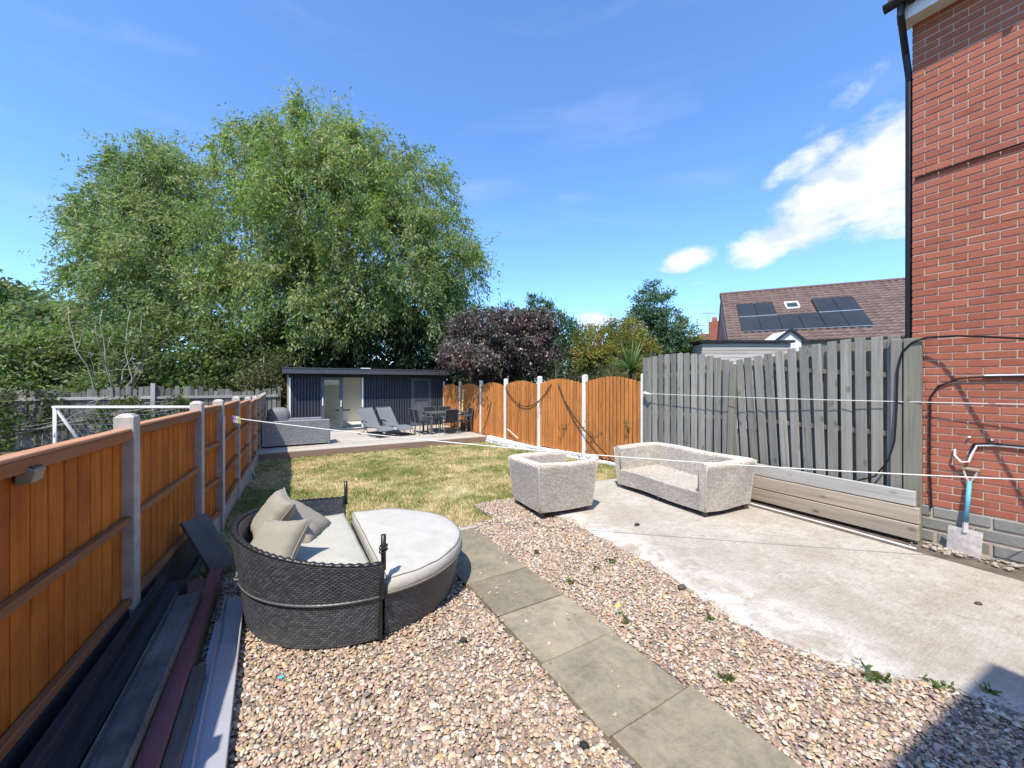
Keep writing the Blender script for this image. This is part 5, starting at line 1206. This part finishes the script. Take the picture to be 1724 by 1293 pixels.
tree('shrub', 'young bright shrub growing near the goal post at the left edge', 'shrub', (-4.6, 10.2, -.2), [(-4.55, 10.2, 1.1, .55, .65), (-5.0, 9.8, .8, .6, .6), (-4.9, 10.9, .9, .6, .7), (-4.3, 9.9, .5, .5, .6)], 90, 70, .085, .45, [(.09, .13, .035), (.12, .15, .045), (.07, .11, .03)], trunk_r=.03, stems=3, seed=25, crad=(.12, .3))
tree('shrub', 'scrub growing up through the old back fence', 'shrub', (-8.4, 17.9, -.2), [(-8.0, 17.8, .9, .9, .9), (-9.6, 17.6, 1.2, .9, 1.0), (-6.7, 17.9, 1.0, .7, .8), (-4.5, 17.9, .7, .7, .6), (-10.6, 18.0, 1.0, .9, .9), (-3.2, 17.95, .8, .5, .5)], 55, 60, .12, .4, [(.09, .12, .04), (.12, .14, .05), (.07, .10, .035)], trunk_r=.03, stems=3, seed=26, crad=(.15, .35))
tree('tree', 'mid green background tree filling the gap between conifer and golden hedge', 'tree', (13.6, 14.2, -.2), [(12.9, 14.2, 3.3, 1.3, 1.3), (14.2, 13.4, 3.0, 1.3, 1.2), (13.2, 13.6, 1.9, 1.6, 1.2), (15.4, 12.6, 2.8, 1.2, 1.2), (16.2, 12.0, 2.2, 1.1, 1.0)], 26, 70, .15, .42, [(.09, .15, .06), (.12, .18, .07), (.075, .125, .05)], trunk_r=.08, bark='bark_dark', seed=27, crad=(.25, .55), shell=.3)
# pale bare stems
bs = MB()
for k in range(6):
    b = Vector((-5.9 + rng.normal(0, .1), 22.3 + rng.normal(0, .1), .2)); tip = b + Vector((rng.normal(-.1, .8), rng.normal(0, .3), rng.uniform(2.4, 4.6)))
    p = limb(bs, b, tip, .04, .010, .35, 8)
    for e in range(3): limb(bs, p[rng.integers(3, 8)], p[5] + Vector((rng.normal(0, 1.0), rng.normal(0, .4), rng.uniform(.2, 1.4))), .014, .005, .5, 4)
bs = bs.build('bare_sapling', 'bark', smooth=True); tag(bs, 'bare pale many-stemmed sapling above the old back fence', 'tree')

# spiky plants behind the panels
def spiky(name, label, base, n, ln, wd, pal, up=.6, mat='leaf_gloss', seed=3):
    r = np.random.default_rng(seed); V = []; F = []; C = []; base = Vector(base)
    for k in range(n):
        a = r.uniform(0, 6.28); el = r.uniform(-.15, 1.4) * up + .15; l = ln * r.uniform(.7, 1.15); d = Vector((math.cos(a) * math.cos(el), math.sin(a) * math.cos(el), math.sin(el)))
        s = d.cross(Vector((0, 0, 1))).normalized(); col = np.array(pal[r.integers(len(pal))]) * r.uniform(.75, 1.25); o = len(V); seg = 6
        for i in range(seg + 1):
            t = i / seg; p = base + d * l * t - Vector((0, 0, l * .35 * t * t * math.cos(el))); w_ = wd * (1 - t) ** .7 * (.5 + min(1, t * 4) * .5)
            V += [p - s * w_ / 2, p + Vector((0, 0, -.12 * w_)), p + s * w_ / 2]; C += [col] * 3
        for i in range(seg):
            for q in (0, 1): b_ = o + i * 3 + q; F.append((b_, b_ + 1, b_ + 4, b_ + 3))
    t = thing(name, label, 'plant', tuple(base)); off = np.array(tuple(base))
    link('leaf_rosette', np_mesh('leaf_rosette', np.array([tuple(v) for v in V]) - off, np.array(F), mat, True, np.array(C)), t)
    MB().tube([(base.x, base.y, -.2), (base.x + .03, base.y, base.z * .5), tuple(base)], [.08, .07, .06], 8).build('stem', 'bark_dark', t, smooth=True); return t
spiky('cordyline', 'spiky green cordyline with arching leaves over the last orange panel', (7.45, 6.75, 2.05), 95, .95, .055, [(.13, .21, .06), (.17, .25, .08), (.10, .17, .05), (.27, .30, .13)], .85, seed=31)
spiky('dry_grass_plant', 'dry tan feathery grass right of the cordyline', (8.15, 6.7, 1.9), 160, .75, .018, [(.30, .25, .15), (.24, .21, .12), (.20, .19, .09)], 1.05, 'leaf', seed=32)
spiky('dry_grass_plant', 'dry tan feathery grass left of the cordyline', (7.9, 7.75, 1.75), 150, .8, .018, [(.30, .24, .15), (.24, .19, .12), (.17, .17, .08)], 1.05, 'leaf', seed=33)
spiky('phormium', 'upright sword leaves rising behind the middle orange panels', (7.0, 9.2, 1.2), 22, 1.15, .06, [(.11, .15, .07), (.16, .18, .08)], 1.1, seed=34)
spiky('phormium', 'yellow-green sword leaves beside a concrete post of the orange fence', (6.85, 10.4, 1.2), 14, 1.05, .06, [(.14, .16, .07), (.22, .22, .10)], 1.1, seed=35)
# climber sprigs on the panel faces
def sprig(label, base, n, ln, pal, name='climber', cat='plant', group=None, up=.8, size=.06):
    t = thing(name, label, cat, base, group=group); m = MB(); cs = []; b = Vector(base)
    for k in range(n):
        d = Vector((rng.normal(0, .5), rng.normal(0, .5), up * rng.uniform(.4, 1.2))) * ln; m.tube([b, b + d * .5 + Vector((0, 0, .02)), b + d], [.004, .003, .002], 4); cs += [b + d * f for f in (.45, .75, 1.0)]
    cs = np.array([tuple(c) for c in cs]); V, F, C = leaves(cs, np.full(len(cs), ln * .16), 4, size, .42, pal, .3, .7, None, int(abs(base[0] * 100 + base[1] * 10)))
    link('foliage', np_mesh('foliage', V - np.array(base), F, 'leaf', False, C), t); m.build('stem', 'leg_brown', t); return t
GR = [(.10, .17, .04), (.13, .2, .06)]
sprig('wilting climber on the orange panel beside the diagonal cable', (6.33, 6.85, .45), 6, .45, [(.12, .13, .05), (.22, .17, .08)])
sprig('thin climber on the last orange panel near the grey fence', (6.33, 5.85, .75), 4, .25, GR)
sprig('small climber low on the middle orange panel', (6.33, 7.9, .55), 3, .22, [(.13, .14, .06)])
# weeds in the gravel
for lab, x, y, n, ln, sz in (('largest broad leaved weed at the patio edge', 3.0, .86, 6, .075, .04), ('bright green weed tuft in the gravel beyond the path', 2.27, 1.33, 6, .04, .028), ('weed at the shaded patio edge', 3.24, .66, 4, .06, .03), ('weed in the shadow corner', 3.42, .5, 4, .06, .035),
        ('weed beside the flagstone path, second from the daybed', 2.20, 2.65, 3, .07, .03), ('weed by the path with a yellow flower over it', 2.18, 2.02, 4, .06, .03), ('weed at the concrete edge halfway along', 2.78, 2.78, 4, .06, .035), ('weed near the armchair in the gravel', 2.72, 3.95, 4, .07, .03), ('weed at the ragged concrete edge nearer the viewer', 2.74, 1.72, 3, .06, .03), ('weed in the gravel left of the concrete', 2.55, 2.75, 3, .05, .03), ('weed tuft near the path end', 2.28, 3.3, 3, .07, .03)):
    sprig(lab, (x, y, .01), n, ln, GR, 'weed', 'weed', 'weeds in the gravel', .5, sz)
fl = thing('dandelion', 'single yellow dandelion flower beside the path', 'flower', (2.16, 2.08, .02))
fm = MB().tube([(2.16, 2.08, .02), (2.165, 2.085, .10)], .003, 5).build('stem', 'peg_green', fl)
MB().tube([(2.165, 2.085, .097), (2.166, 2.086, .105), (2.166, 2.086, .112)], [.006, .022, .012], 9).build('head', 'peg_yellow', fl)
for lab, x, y, z, mt, s in (('dark clod lying on the gravel in front of the ottoman', 1.07, 2.42, .03, 'pile_dark', .022), ('small black stone beside the near path edge', 1.25, 1.42, .03, 'pile_dark', .02), ('turquoise scrap on the gravel near the pile', .02, 2.66, .03, 'blue_paint', .016), ('brown dead leaf on the patio edge', 2.93, 2.1, .03, 'leg_brown', .03), ('dark scrap of cable on the concrete before the armchair', 3.75, 3.3, .03, 'frame_black', .03), ('brown leaf on the patio at the right', 4.7, .75, .03, 'leg_brown', .02)):
    m = MB()
    for j, (k, zz) in enumerate(((.6, -.4), (1, 0), (.7, .45))):
        for i in range(7): a = i / 7 * 6.283; q = k * s * rng.uniform(.75, 1.25); m.v.append((x + q * math.cos(a) * 1.4, y + q * math.sin(a), z + zz * s))
    for j in (0, 1):
        for i in range(7): m.f.append((j * 7 + i, j * 7 + (i + 1) % 7, j * 7 + 7 + (i + 1) % 7, j * 7 + 7 + i))
    m.f += [tuple(range(7))[::-1], tuple(range(14, 21))]
    tag(m.build('debris', mt, smooth=True), lab, 'debris')
